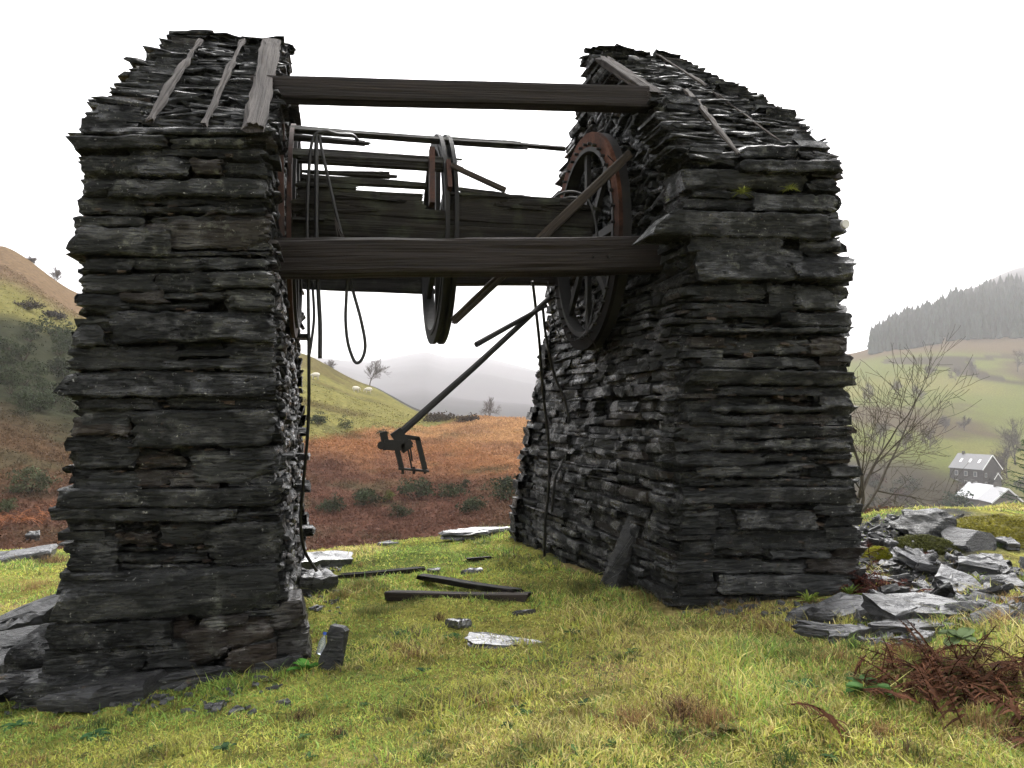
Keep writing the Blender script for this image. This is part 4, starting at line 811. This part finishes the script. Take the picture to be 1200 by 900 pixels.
# ------------------------------------------------------------------ leafy plants, fern and bracken
def leaf(mb, base, d, L, w, C, droop=.35, k=5):
    d = nrm(d); side = nrm(np.cross(d, [0, 0, 1.])+1e-6); s = np.linspace(0, 1, k); ww = w*np.sin(PI*np.clip(s*.93+.06, 0, 1))**.8/2
    mid_ = np.asarray(base)+d*(L*s)[:, None]-np.array([0, 0, 1.])*(droop*L*s**2)[:, None]
    up = np.array([0, 0, .18*w]); V = np.stack([mid_-side*ww[:, None]+up, mid_, mid_+side*ww[:, None]+up], 1).reshape(-1, 3)
    mb.add(V, [grid_faces(k, 3)], np.array(C)*rng.uniform(.75, 1.25))
def leafy(px, py, n, L, label, C=(.05, .13, .03), w=.45, name='leafy_weed', p=None, el=(.3, 1.0), group=None):
    c = (GP(px, py) if p is None else np.asarray(p))+np.array([0, 0, .005]); mb = MB()
    for i in range(n):
        a = i*2.4+rng.uniform(-.4, .4); e = rng.uniform(*el); l = L*rng.uniform(.6, 1.1); leaf(mb, c+rng.normal(0, .008, 3)*[1, 1, 0], (math.cos(a)*math.cos(e), math.sin(a)*math.cos(e), math.sin(e)), l, l*w, C)
    o = mb.build(name, M['leaf']); tag(o, label, 'plant', group); return o
leafy(360, 787, 11, .17, 'bright green dock leaves at the right corner of the left pier', (.07, .20, .03))
leafy(470, 742, 14, .13, 'low dark green dock left of the flat wet slate', (.04, .10, .03), .4, el=(.1, .5)); leafy(530, 748, 10, .12, 'low green weed by the small slate in the grass', (.045, .12, .03), el=(.1, .5))
leafy(672, 742, 12, .11, 'low dark weed right of the flat wet slate', (.04, .09, .03), el=(.1, .5)); leafy(1018, 812, 14, .15, 'green leafy rosette left of the dead bracken', (.06, .13, .035), .5, el=(.2, .7)); leafy(942, 808, 10, .12, 'small green weed in the grass left of the leafy rosette', (.05, .11, .03), el=(.1, .6))
leafy(112, 862, 10, .10, 'small dark green weed in the lower left grass', (.04, .10, .035), el=(.1, .5)); leafy(20, 852, 9, .10, 'small weed at the lower left corner', (.04, .10, .03), el=(.1, .5)); leafy(830, 757, 8, .08, 'little weed in the grass below the right pier', (.05, .11, .03), el=(.1, .5))
leafy(760, 688, 12, .14, 'leafy bramble at the foot of the leaning slate block', (.045, .09, .035), .7, el=(.2, 1.2)); leafy(1125, 790, 12, .12, 'pale green bramble leaves in the dead bracken', (.10, .14, .06), .7, p=GP(1125, 792)+[0, 0, .18], el=(0, 1.))
leafy(948, 706, 22, .16, 'yellow green grass tuft at the right foot of the right pier', (.18, .24, .04), .12, 'grass_tuft', el=(.4, 1.3)); leafy(995, 700, 26, .18, 'bright green grass tuft by the pier corner near the rubble', (.14, .22, .04), .12, 'grass_tuft', el=(.4, 1.3))
for i in range(60):
    px, py = rng.uniform(60, 1060), rng.uniform(765, 890); leafy(px, py, 7, rng.uniform(.04, .08), 'tiny clover leaved weed scattered in the foreground grass', np.array([(.05, .10, .03), (.08, .12, .04), (.035, .075, .03), (.10, .10, .035)][i % 4]), rng.uniform(.3, .8), el=(0, .7), group='tiny weeds in the foreground grass')
for px, py, lab in ((870, 222, 'yellow green grass tuft on the ledge of the right pier, left of two'), (926, 218, 'yellow green grass tuft on the ledge of the right pier, right of two'), (790, 228, 'small moss tuft on the inner corner of the right pier')):
    leafy(0, 0, 40, .10, lab, (.17, .19, .035), .12, 'grass_tuft', p=PY(px, py+4, 6.19 if px > 800 else 6.6), el=(-.2, 1.3))
def frond(mb, base, d, L, C, droop, npin=17):
    d = nrm(d); side = nrm(np.cross(d, [0, 0, 1.])); s = np.linspace(0, 1, npin); up = np.array([0, 0, 1.])
    P = np.asarray(base)+d*(L*s)[:, None]-up*(droop*L*s**2)[:, None]; tube(mb, P, np.linspace(.005, .002, npin), 4, np.array(C)*.7)
    for i in range(2, npin):
        l = L*.27*(1-s[i])**.7+.015
        for sg in (-1, 1):
            dd = side*sg+d*.35+up*rng.normal(-.15, .25); dd = nrm(dd); bs = P[i]; pn = nrm(np.cross(dd, up)+rng.normal(0, .25, 3)); kk = 5
            t = np.linspace(0, 1, kk); wv = l*.17*(1-t*.8)*(1+.35*(np.arange(kk) % 2)); mm = bs+dd*(l*t)[:, None]-up*(.25*l*t**2)[:, None]
            mb.add(np.stack([mm-pn*wv[:, None]/2, mm+pn*wv[:, None]/2], 1).reshape(-1, 3), [grid_faces(kk, 2)], np.array(C)*rng.uniform(.6, 1.4))
def bracken(px, py, n, L, label, C, p=None, sp=.12, el=(.2, 1.1)):
    c = GP(px, py) if p is None else p; mb = MB()
    for i in range(n):
        a = rng.uniform(0, 2*PI); e = rng.uniform(*el); q = c+np.array([*rng.normal(0, sp, 2), 0]); q[2] = gz(q[0], q[1]) if p is None else q[2]
        frond(mb, q, (math.cos(a)*math.cos(e), math.sin(a)*math.cos(e), math.sin(e)), L*rng.uniform(.6, 1.1), np.array(C)*rng.uniform(.6, 1.4), rng.uniform(.15, .55))
    o = mb.build('dead_bracken', M['bush']); tag(o, label, 'bracken'); return o
bracken(1130, 812, 80, .41, 'big clump of dark red brown dead bracken in the right foreground', (.055, .024, .013), None, .23, (.3, 1.35))
bracken(1180, 800, 22, .34, 'dead brown bracken at the right picture edge', (.060, .028, .015), None, .17)
bracken(1022, 690, 40, .40, 'reddish dead bracken hanging between the right pier and the rubble', (.06, .02, .014), None, .16)
bracken(1025, 650, 20, .34, 'dead bracken higher up by the corner of the right pier', (.06, .02, .014), None, .12)
bracken(16, 610, 26, .8, 'orange bracken fronds at the left picture edge beyond the bank', (.17, .07, .035), PD(14, 612, 18.), .4)
# moss mound on the rubble
def mound(px, py, sx, sy, h, label, C):
    c = GP(px, py); n = 11000; a = rng.uniform(0, 2*PI, n); q = np.sqrt(rng.uniform(0, 1, n)); xx = c[0]+q*np.cos(a)*sx; yy = c[1]+q*np.sin(a)*sy; zz = ground(xx, yy)
    zz = np.maximum(zz-.02, c[2]-.05)+h*(1-q**2)
    mb = MB(); r = np.linspace(0, 1, 9)[1:]; t = np.arange(28)*2*PI/28; V = np.array([[c[0]+s*math.cos(u)*sx, c[1]+s*math.sin(u)*sy, 0] for s in r for u in t]); V[:, 2] = np.maximum(ground(V[:, 0], V[:, 1])-.03, c[2]-.06)+h*(1-np.repeat(r, 28)**2)-.01
    base = MB(); base.add(V, [grid_faces(8, 28, True), np.arange(28)], C); root = base.build('moss_mound', M['bush'], smooth=True); tag(root, label, 'moss')
    th = rng.uniform(0, 2*PI, n); s_ = np.stack([np.cos(th), np.sin(th), 0*th], 1)*.012; P = np.stack([xx, yy, zz], 1); tip = P+np.stack([rng.normal(0, .02, n), rng.normal(0, .02, n), rng.uniform(.006, .02, n)], 1)
    V = np.stack([P-s_, P+s_, tip], 1).reshape(-1, 3); o = link_mesh('moss_cushion', V, [np.arange(3*n).reshape(-1, 3)], M['grass'], root, {'Col': np.repeat(np.array(C)*rng.uniform(.5, 1.5, (n, 1)), 3, 0)})
    o.location = (0, 0, 0); o.data.transform(Matrix.Translation(Vector(root.location)*0))
mound(1195, 632, .95, .7, .24, 'yellow green mossy mound at the right behind the rubble', (.17, .155, .025))
mound(1085, 640, .5, .25, .12, 'dark moss cushion draped over the rubble below the dark boulder', (.08, .085, .025))
mound(1030, 652, .18, .2, .08, 'bright yellow moss patch beside the right pier', (.24, .24, .02))
# ------------------------------------------------------------------ hillside scrub
def leafmass(P, S, C, per, mb_only=False):
    """clumps of small quads filling half-ellipsoids; returns arrays"""
    n = len(P); idx = np.repeat(np.arange(n), per); m = len(idx); v = rng.normal(0, 1, (m, 3)); v /= np.linalg.norm(v, axis=1)[:, None]; v[:, 2] = np.abs(v[:, 2])
    r = rng.uniform(.35, 1, m)**.5; c = P[idx]+v*r[:, None]*S[idx]
    a = rng.normal(0, 1, (m, 3)); a /= np.linalg.norm(a, axis=1)[:, None]; b = np.cross(a, rng.normal(0, 1, (m, 3))); b /= np.linalg.norm(b, axis=1)[:, None]+1e-9
    sz = (S[idx].max(1)*rng.uniform(.10, .24, m))[:, None]
    V = np.stack([c-a*sz, c+b*sz*.6, c+a*sz, c-b*sz*.6], 1).reshape(-1, 3); Cc = C[idx]*rng.uniform(.75, 1.25, (m, 1))
    return V, [np.arange(4*m).reshape(-1, 4)], np.repeat(Cc, 4, 0)
x, y, d = scatter(46000, 30, 135, -90, 720, .2); zf, px, rr = far_z(x, y); z = ground(x, y)
hc = hcol(x, y); dens = np.clip((hc[:, 0]/(hc[:, 1]+1e-6)-1.05)/.5, 0, 1)
k = rng.uniform(0, 1, len(x)) < dens*.9+.05; x, y, z, d, hc = x[k], y[k], z[k], d[k], hc[k]
S = np.stack([rng.uniform(.25, .55, len(x))]*2+[rng.uniform(.12, .4, len(x))], 1)*(1+.3*(d > 70))[:, None]
V, Fc, C = leafmass(np.stack([x, y, z-.05], 1), S, hc*1.55, 10)
o = link_mesh('bracken_cover', V, Fc, M['bush'], None, {'Col': C}); tag(o, kind='stuff')
x, y, d = scatter(2600, 24, 75, 960, 1300, .2); z = ground(x, y); hc = hcol(x, y)
S = np.stack([rng.uniform(.3, .7, len(x))]*2+[rng.uniform(.15, .5, len(x))], 1); V, Fc, C = leafmass(np.stack([x, y, z-.05], 1), S, hc, 12)
o = link_mesh('bracken_cover', V, Fc, M['bush'], None, {'Col': C}); tag(o, kind='stuff')
def bush(px, py, w, h, C, label, group=None, d=None, per=30, name='gorse_bush', cat='bush', leaf_k=1.):
    p = GP(px, py, 14.) if d is None else PD(px, py, d); dd = np.dot(p-EYE, FWD); W, Hh = w/F*dd, h/F*dd; k = max(8, int(per)); q = rng.normal(0, 1, (k, 3)); q /= np.linalg.norm(q, axis=1)[:, None]; q[:, 2] = np.abs(q[:, 2])
    r = rng.uniform(.2, 1, k)[:, None]**.5; P = p+q*r*np.array([W*.42, W*.42, Hh*.75])*rng.uniform(.7, 1.15, (k, 1)); S = np.full((k, 3), max(W, Hh)*.17)*rng.uniform(.6, 1.3, (k, 1))
    V, Fc, Cc = leafmass(P, S, np.array(C)*rng.uniform(.6, 1.4, (k, 1)), 34); root = empty(name, p); tag(root, label, cat, group)
    link_mesh('foliage', V, Fc, M['bush'], root, {'Col': Cc}); mb = MB()
    for j in range(5): tube(mb, [p-[0, 0, .1], p+(P[j]-p)*.8], [.05*W/2, .02*W/2], 5, (.05, .04, .03))
    mb.build('stems', M['bark'], root); return root
GO = (.034, .042, .023); gl = 'olive gorse bush on the red bracken slope seen between the piers'
for a in ((388, 600, 40, 22), (430, 592, 45, 26), (486, 585, 52, 34), (530, 582, 40, 20), (592, 586, 54, 36), (556, 600, 40, 20), (470, 606, 34, 20), (405, 503, 22, 18), (372, 497, 30, 16), (447, 510, 18, 7), (425, 585, 24, 18), (545, 572, 18, 16)):
    bush(a[0], a[1], a[2], a[3], GO, gl, 'gorse bushes on the slope between the piers')
bush(456, 588, 18, 20, (.075, .082, .026), 'small yellower gorse bush among the olive ones between the piers'); bush(515, 494, 46, 7, (.045, .034, .024), 'dark heather patch along the ridge left of the distant lone tree', name='heather_patch'); bush(548, 495, 40, 6, (.045, .034, .026), 'dark heather patch on the ridge below the distant lone tree', name='heather_patch')
gl = 'dark olive gorse bush crowding the hillside left of the left hand pier'
for i in range(40):
    bush(rng.uniform(-30, 92), rng.uniform(392, 488), rng.uniform(26, 44), rng.uniform(18, 32), np.array(GO)*rng.uniform(.7, 1.25), gl, 'gorse bushes on the left hillside', per=18)
bush(36, 578, 54, 44, (.055, .062, .034), 'round pale olive gorse bush standing alone in red bracken at far left', per=40)
bush(40, 474, 44, 34, (.04, .05, .03), 'gorse bush at the lower edge of the left hillside thicket'); bush(30, 362, 40, 10, (.04, .033, .028), 'dark heather streak under the brown hilltop at far left', name='heather_patch'); bush(62, 374, 34, 8, (.04, .033, .028), 'second dark heather streak nearer the left pier', name='heather_patch')
bush(8, 600, 30, 20, (.05, .06, .03), 'low olive shrub at the left edge below the round gorse bush')
# ------------------------------------------------------------------ bare trees
def bare_tree(p, h, label, seed, spread=.55, levels=5, lean=(0, 0), C=(.05, .04, .035), trunks=1, r0=None, group=None, min_r=.0, kids=(2, 4), name='bare_tree', first=.3):
    R = random.Random(seed); root = empty(name, p); tag(root, label, 'tree', group); tk, cr = MB(), MB(); r0 = r0 or h*.022
    def grow(q, d, L, r, lv):
        n = 5 if lv > 1 else 4; pts = [np.array(q)]; dd = np.array(d); rs = [r]
        for i in range(1, n):
            dd = nrm(dd+np.array([R.gauss(0, .13), R.gauss(0, .13), R.gauss(.05, .09)])); pts.append(pts[-1]+dd*L/(n-1)); rs.append(max(min_r, r*(1-.5*i/(n-1))))
        tube(tk if lv >= levels-0 else cr, pts, rs, 6 if lv >= levels-1 else (4 if lv > 1 else 3), C, cap=False)
        if lv <= 0: return
        k = R.randint(*kids)+(1 if lv >= 2 else 0)
        for i in range(k):
            t = first+(1-first)*(i+R.random()*.7)/k if lv == levels else .25+.75*(i+R.random()*.6)/k
            j = min(n-2, int(t*(n-1))); f = t*(n-1)-j; f = min(f, 1); b0 = pts[j]*(1-f)+pts[j+1]*f
            e = nrm(pts[j+1]-pts[j]); s = nrm(np.cross(e, [R.gauss(0, 1), R.gauss(0, 1), R.gauss(0, 1)])); an = R.uniform(.35, .95)*(spread/.55)
            grow(b0, nrm(e*math.cos(an)+s*math.sin(an)+np.array([0, 0, .12])), L*R.uniform(.5, .78), max(min_r, rs[j]*R.uniform(.5, .7)), lv-1)
        grow(pts[-1], dd, L*.62, rs[-1], lv-1)
    p = np.asarray(p, float)
    for t in range(trunks):
        d = nrm([lean[0]+R.gauss(0, .16)*(trunks > 1), lean[1]+R.gauss(0, .16)*(trunks > 1), 1]); grow(p+[R.gauss(0, .08)*(trunks > 1), 0, -.15], d, h*.42, r0*R.uniform(.8, 1.1), levels)
    tk.build('trunk', M['bark'], root); cr.build('crown', M['bark'], root); return root
pt = lambda px, py, d: PD(px, py, d)
def onground(px, d):
    r = ray(px, 480); x, y = (EYE+r*d)[:2]; return np.array([x, y, gz(x, y)])
tr = PD(1001, 594, 15.); tr[2] -= .15
bare_tree(tr, 4.3, 'bare young tree with many rising stems just behind the right pier', 5, .74, 4, (.85, .1), (.05, .042, .032), 4, .034, None, .0036, (1, 3), first=.2)
bare_tree(onground(985, 17.), 3.6, 'thin bare sapling half hidden by the right edge of the right pier', 8, .45, 3, (.2, 0), (.07, .06, .04), 3, .02, None, .004, (1, 3))
T = [(433, 205, 7.5, 'small bare tree on the green ridge seen under the hanging loop', 3), (386, 215, 5.0, 'faint bare bush tree at the top of the ridge left of the cable loop', 4), (62, 172, 4.5, 'tiny bare tree on the skyline at far left', 9), (30, 172, 3.2, 'tiny leaning bare tree on the skyline nearest the left edge', 10)]
for px, d, h, lab, sd in T: bare_tree(onground(px, d), h, lab, sd, .6, 4, (.05, 0), (.10, .085, .08), 1, None, None, .022, (3, 4))
bare_tree(onground(574, 128), 3.7, 'lone wide bare tree standing on the orange ridge between the piers', 21, .8, 4, (.0, 0), (.10, .085, .08), 2, .08, None, .012, (2, 4), first=.12)
gl = 'brown bare broad tree in the pale green fields across the valley'
for i, (px, py, h) in enumerate(((1145, 442, 13), (1192, 436, 15), (1088, 442, 9), (1120, 446, 9), (1190, 545, 17), (1180, 560, 12), (1075, 470, 9), (1050, 462, 9), (1020, 470, 10), (1130, 505, 7), (1108, 505, 7), (1060, 528, 9), (1090, 525, 8), (1030, 520, 9))):
    bare_tree(GP(px, py, 60.), h*1.25, gl, 40+i, .75, 4, (0, 0), (.06, .045, .04), 1, None, 'bare trees in the valley fields', .035, (3, 5), first=.15)
# thicket round the houses
for i in range(34):
    px, py = rng.uniform(1000, 1215), rng.uniform(560, 604); cc = [(.055, .042, .036), (.042, .046, .034), (.06, .036, .03)][i % 3]
    bush(px, py, rng.uniform(16, 34), rng.uniform(9, 18), cc, 'leafless brown thicket among the houses on the valley floor', 'thickets on the valley floor', d=None if False else float(np.dot(GP(px, py, 60.)-EYE, FWD)), per=12, name='thicket', cat='thicket')
bush(1120, 596, 40, 30, (.045, .065, .045), 'dark evergreen bush left of the pale roofed house', None, d=170., per=30, name='evergreen_bush'); bush(1118, 612, 26, 14, (.15, .06, .045), 'russet bush just beyond the rubble heap', d=45., per=20, name='russet_bush'); bush(1192, 606, 24, 12, (.12, .05, .035), 'dark russet bush beyond the mossy mound', d=40., per=20, name='russet_bush')
# spruce sapling at the right edge
sp = PD(1208, 612, 19.); rt = empty('spruce_tree', sp); tag(rt, 'thin dark spruce sapling at the right picture edge above the moss', 'tree'); mb = MB(); tk = MB(); tube(tk, [sp-[0, 0, .3], sp+[0, 0, 2.0]], [.035, .008], 6, (.05, .04, .03))
for i in range(42):
    z = .15+1.8*i/42; L = .75*(1-i/46)+.08; a = i*2.4; dd = np.array([math.cos(a), math.sin(a), .18]); q = sp+[0, 0, z]; tube(mb, [q, q+dd*L*.5, q+dd*L+[0, 0, .06]], [.012, .008, .003], 4, (.03, .05, .03), False)
    for k in range(26):
        t = .2+.8*k/26; b0 = q+dd*L*t; s = nrm(rng.normal(0, 1, 3)+dd*.8); V = np.array([b0-s*.0, b0+np.array([0, 0, .012]), b0+s*.09]); mb.add(V, [np.array([[0, 1, 2]])], np.array((.035, .07, .04))*rng.uniform(.6, 1.5))
tk.build('trunk', M['bark'], rt); mb.build('crown', M['bush'], rt)
# conifer plantation on the far hill
mb = MB(); q_ = np.array([EYE+ray(px, 480)*d for px, d in zip(rng.uniform(1022, 1420, 5200), rng.uniform(735, 1015, 5200))]); zz_ = ground(q_[:, 0], q_[:, 1]); kk_ = fb2(q_[:, 0], q_[:, 1], 1/90., 3, 50) > -.32
for (x, y, _), z in zip(q_[kk_], zz_[kk_]):
    d = math.hypot(x, y)
    h = rng.uniform(13, 23)*(1.15 if d > 930 else 1); h = h*rng.uniform(.7, 1.05); r = h*rng.uniform(.15, .26); k = 6; c = np.array((.022, .034, .028))*rng.uniform(.6, 1.5); th = np.arange(k)*2*PI/k+rng.uniform(0, 6); rows = []
    for zz, rr in ((.05, .2), (.10, 1), (.38, .55), (.36, .78), (.62, .36), (.60, .55), (.98, .0)): rows.append(np.stack([x+r*rr*np.cos(th)*rng.uniform(.7, 1.25, k), y+r*rr*np.sin(th)*rng.uniform(.7, 1.25, k), np.full(k, z-1+h*zz)], 1))
    mb.add(np.concatenate(rows), [grid_faces(7, k, True)], c)
o = mb.build('conifer_plantation', M['bush']); tag(o, kind='stuff')
# ------------------------------------------------------------------ houses
def house(px, py, d, W, Dp, he, hr, yaw, label, wall, roof, wins, skyl=0, gable_trim=True, porch=False, name='stone_house'):
    p = PD(px, py, d); p[2] = max(p[2], gz(p[0], p[1])-.5); root = empty(name, p); tag(root, label, 'house'); R = rot(yaw); T_ = lambda v: np.asarray(v, float)@R.T+p
    mb = MB(); x, y = W/2, Dp/2; V = T_([(-x, -y, -2), (x, -y, -2), (x, y, -2), (-x, y, -2), (-x, -y, he), (x, -y, he), (x, y, he), (-x, y, he), (-x, 0, hr), (x, 0, hr)])
    mb.add(V, [np.array([[0, 1, 5, 4], [2, 3, 7, 6]]), np.array([[1, 2, 6, 9, 5], [3, 0, 4, 8, 7]])], wall); mb.build('wall', M['stonewall'], root)
    mb = MB(); e = .35; s = (hr-he)/y
    for sg in (-1, 1):
        a = [(-x-e, sg*(y+e), he-e*s), (x+e, sg*(y+e), he-e*s), (x+e, 0, hr), (-x-e, 0, hr)]; V = np.concatenate([T_(a)+[0, 0, .04], T_(a)+[0, 0, .2]]); f = np.array([[0, 1, 2, 3], [4, 5, 6, 7], [0, 1, 5, 4], [1, 2, 6, 5], [2, 3, 7, 6], [3, 0, 4, 7]]); mb.add(V, [f], roof)
    rf = mb.build('roof', M['houseslate'], root)
    for i in range(skyl):
        t = -x+W*(i+.8)/(skyl+.6); mb = MB(); nn = nrm([0, -s, 1.]); nn = nrm([0, -1*s, 1.]); yy = -y*.5; c = np.array([t, yy, he+(y+yy)*s+.26]); bar(mb, T_(c-np.array([0, .55, .55*s])), T_(c+np.array([0, .55, .55*s])), .75, .06, (T_(np.array([0, -s, 1.]))-p), (.85, .85, .85)); mb.build('skylight', M['plain'], rf)
    mb = MB(); box(mb, T_((-x*.7, 0, hr+.3)), (.7, .7, 1.3), wall, R); mb.build('chimney', M['stonewall'], rf)
    for side, u, z, w_, h_ in wins:
        c = {'f': (u, -y-.03, z), 'g': (x+.03, u, z)}[side]; sz = (w_, .10, h_) if side == 'f' else (.10, w_, h_); mb = MB(); box(mb, T_(c), sz, (.35, .34, .32), R); wn = mb.build('window', M['plain'], root)
        c2 = (c[0], c[1]-.05, c[2]) if side == 'f' else (c[0]+.05, c[1], c[2]); sz2 = (w_*.72, .06, h_*.78) if side == 'f' else (.06, w_*.72, h_*.78); mb = MB(); box(mb, T_(c2), sz2, (.08, .09, .10), R); mb.build('pane', M['houseslate'], wn)
    if gable_trim:
        mb = MB()
        for sg in (-1, 1): bar(mb, T_((x+e+.05, sg*(y+e), he-e*s+.1)), T_((x+e+.05, 0, hr+.1)), .12, .35, (0, 0, 1), (.75, .75, .75))
        mb.build('barge_board', M['plain'], root)
    if porch:
        mb = MB(); c = np.array([x+1.2, 0, 0]); V = T_([(x, -1.6, -2), (x+2.2, -1.6, -2), (x+2.2, 1.6, -2), (x, 1.6, -2), (x, -1.6, 3.2), (x+2.2, -1.6, 3.2), (x+2.2, 1.6, 3.2), (x, 1.6, 3.2), (x, 0, 4.9), (x+2.2, 0, 4.9)]); mb.add(V, [np.array([[0, 1, 5, 4], [2, 3, 7, 6], [4, 5, 9, 8], [6, 7, 8, 9]]), np.array([[1, 2, 6, 9, 5]])], wall); pc = mb.build('gabled_bay', M['stonewall'], root)
        mb = MB()
        for sg in (-1, 1): bar(mb, T_((x+2.3, sg*1.9, 3.1)), T_((x+2.3, 0, 5.1)), .12, .25, (0, 0, 1), (.75, .75, .75))
        mb.build('barge_board', M['plain'], pc)
    return root
wl = (.075, .07, .067)
house(1143, 570, 280, 12.5, 9, 6.4, 11.0, math.radians(-80), 'grey stone house with three roof lights and a white edged gable across the valley', wl, (.085, .085, .09),
      [('f', u, z, 1.3, 1.7) for u in (-3.6, 0, 3.6) for z in (4.6, 1.4)]+[('g', u, z, 1.1, 1.5) for u, z in ((-2.9, 1.4), (2.9, 1.4), (-2.9, 4.4), (2.9, 4.4))], 3, True, True)
house(1150, 601, 215, 9.5, 7.5, 4.2, 7.6, math.radians(-98), 'house with a pale shining roof below the stone house on the valley floor', (.1, .095, .09), (.27, .27, .285), [('f', -2, 1.6, 1.1, 1.3), ('f', 2, 1.6, 1.1, 1.3)], 0, False)
house(1173, 602, 200, 7.5, 7, 3.2, 6.4, math.radians(-110), 'small dark gabled house with white edged roof at the right of the pale roofed one', (.12, .11, .10), (.14, .14, .15), [('g', 0, 2, 1.2, 1.2)], 0, True)
# ------------------------------------------------------------------ sheep
def sheep(px, py, label, yaw, k=1.):
    p = GP(px, py, 100.); root = empty('sheep', p); tag(root, label, 'sheep', None); R = rot(yaw); T_ = lambda v: np.asarray(v, float)@R.T*k+p
    mb = MB(); tube(mb, T_([(-.52, 0, .62), (-.45, 0, .64), (-.25, 0, .66), (0, 0, .65), (.25, 0, .66), (.42, 0, .70), (.52, 0, .72)]), np.array([.08, .22, .30, .32, .29, .22, .10])*k, 10, (.62, .58, .50))
    for sx in (-.33, .33):
        for sy in (-.13, .13): tube(mb, T_([(sx, sy, .5), (sx+.02, sy, .28), (sx, sy, -.03)]), [.07*k, .045*k, .035*k], 6, (.5, .46, .4))
    tube(mb, T_([(.46, 0, .72), (.62, 0, .62), (.74, 0, .45)]), np.array([.15, .12, .09])*k, 8, (.58, .54, .46)); tube(mb, T_([(.72, 0, .50), (.80, 0, .38), (.84, 0, .30)]), np.array([.09, .075, .05])*k, 8, (.55, .5, .43))
    for sy in (-1, 1): tube(mb, T_([(.72, sy*.07, .52), (.70, sy*.17, .50)]), [.04*k, .015*k], 5, (.5, .45, .4))
    tube(mb, T_([(-.5, 0, .7), (-.6, 0, .5)]), [.06*k, .03*k], 5, (.6, .56, .48))
    mb.build('body', M['wool'], root, True)
for px, py, yw, lab in ((346, 437, .3, 'white sheep grazing nearest the left pier, high on the green ridge'), (370, 445, 2.8, 'white sheep on the green ridge between the hanging cables'), (417, 460, .5, 'white sheep on the ridge left of the small bare tree'), (432, 461, 2.9, 'white sheep right below the small bare tree on the ridge')): sheep(px, py, lab, yw, 1.3)
# ------------------------------------------------------------------ air, sky, light
m = bpy.data.materials.new('haze'); m.use_nodes = True; nt = m.node_tree; nt.nodes.remove(nt.nodes['Principled BSDF'])
v = nt.nodes.new('ShaderNodeVolumePrincipled'); v.inputs['Color'].default_value = (.97, .955, .965, 1); v.inputs['Density'].default_value = HAZE; v.inputs['Anisotropy'].default_value = .0
nt.links.new(v.outputs[0], nt.nodes['Material Output'].inputs['Volume'])
mb = MB(); zlo = V3min = float(terrain.data.vertices and min(vv.co.z for vv in terrain.data.vertices))+float(terrain.location.z)-1; zhi = max(max(vv.co.z for vv in terrain.data.vertices)+float(terrain.location.z), 60)+26
box(mb, (0, 0, (zlo+zhi)/2), (14000, 14000, zhi-zlo)); o = mb.build('haze', m); tag(o, kind='stuff')
w = bpy.data.worlds.new('World'); SC.world = w; w.use_nodes = True; nt = w.node_tree; bg = nt.nodes['Background']
sk = nt.nodes.new('ShaderNodeTexSky'); sk.sky_type = 'NISHITA'; sk.sun_disc = False; sk.sun_elevation = math.radians(52); sk.sun_rotation = math.radians(25); sk.air_density = 1.; sk.dust_density = 3.; sk.ozone_density = 1.
hs = N(nt, 'ShaderNodeHueSaturation', Saturation=.12, Value=1.0); nt.links.new(sk.outputs[0], hs.inputs['Color']); nt.links.new(hs.outputs[0], bg.inputs['Color']); bg.inputs['Strength'].default_value = .15
s = bpy.data.lights.new('sun', 'SUN'); s.energy = SUN; s.angle = math.radians(35); s.color = (1., .97, .93); so = bpy.data.objects.new('sun', s); COL.objects.link(so)
el, azm = math.radians(52), math.radians(25); dv = Vector((math.sin(azm)*math.cos(el), math.cos(azm)*math.cos(el), math.sin(el))); so.rotation_euler = dv.to_track_quat('Z', 'Y').to_euler(); so.location = (0, 0, 50)
SC.view_settings.view_transform = 'Standard'; SC.view_settings.look = 'None'; SC.view_settings.gamma = 1; SC.view_settings.exposure = EXPO; SC.view_settings.use_curve_mapping = False
SC.cycles.max_bounces = 6; SC.cycles.volume_bounces = 2; SC.cycles.use_denoising = True; SC.cycles.use_adaptive_sampling = True; SC.cycles.adaptive_threshold = .02
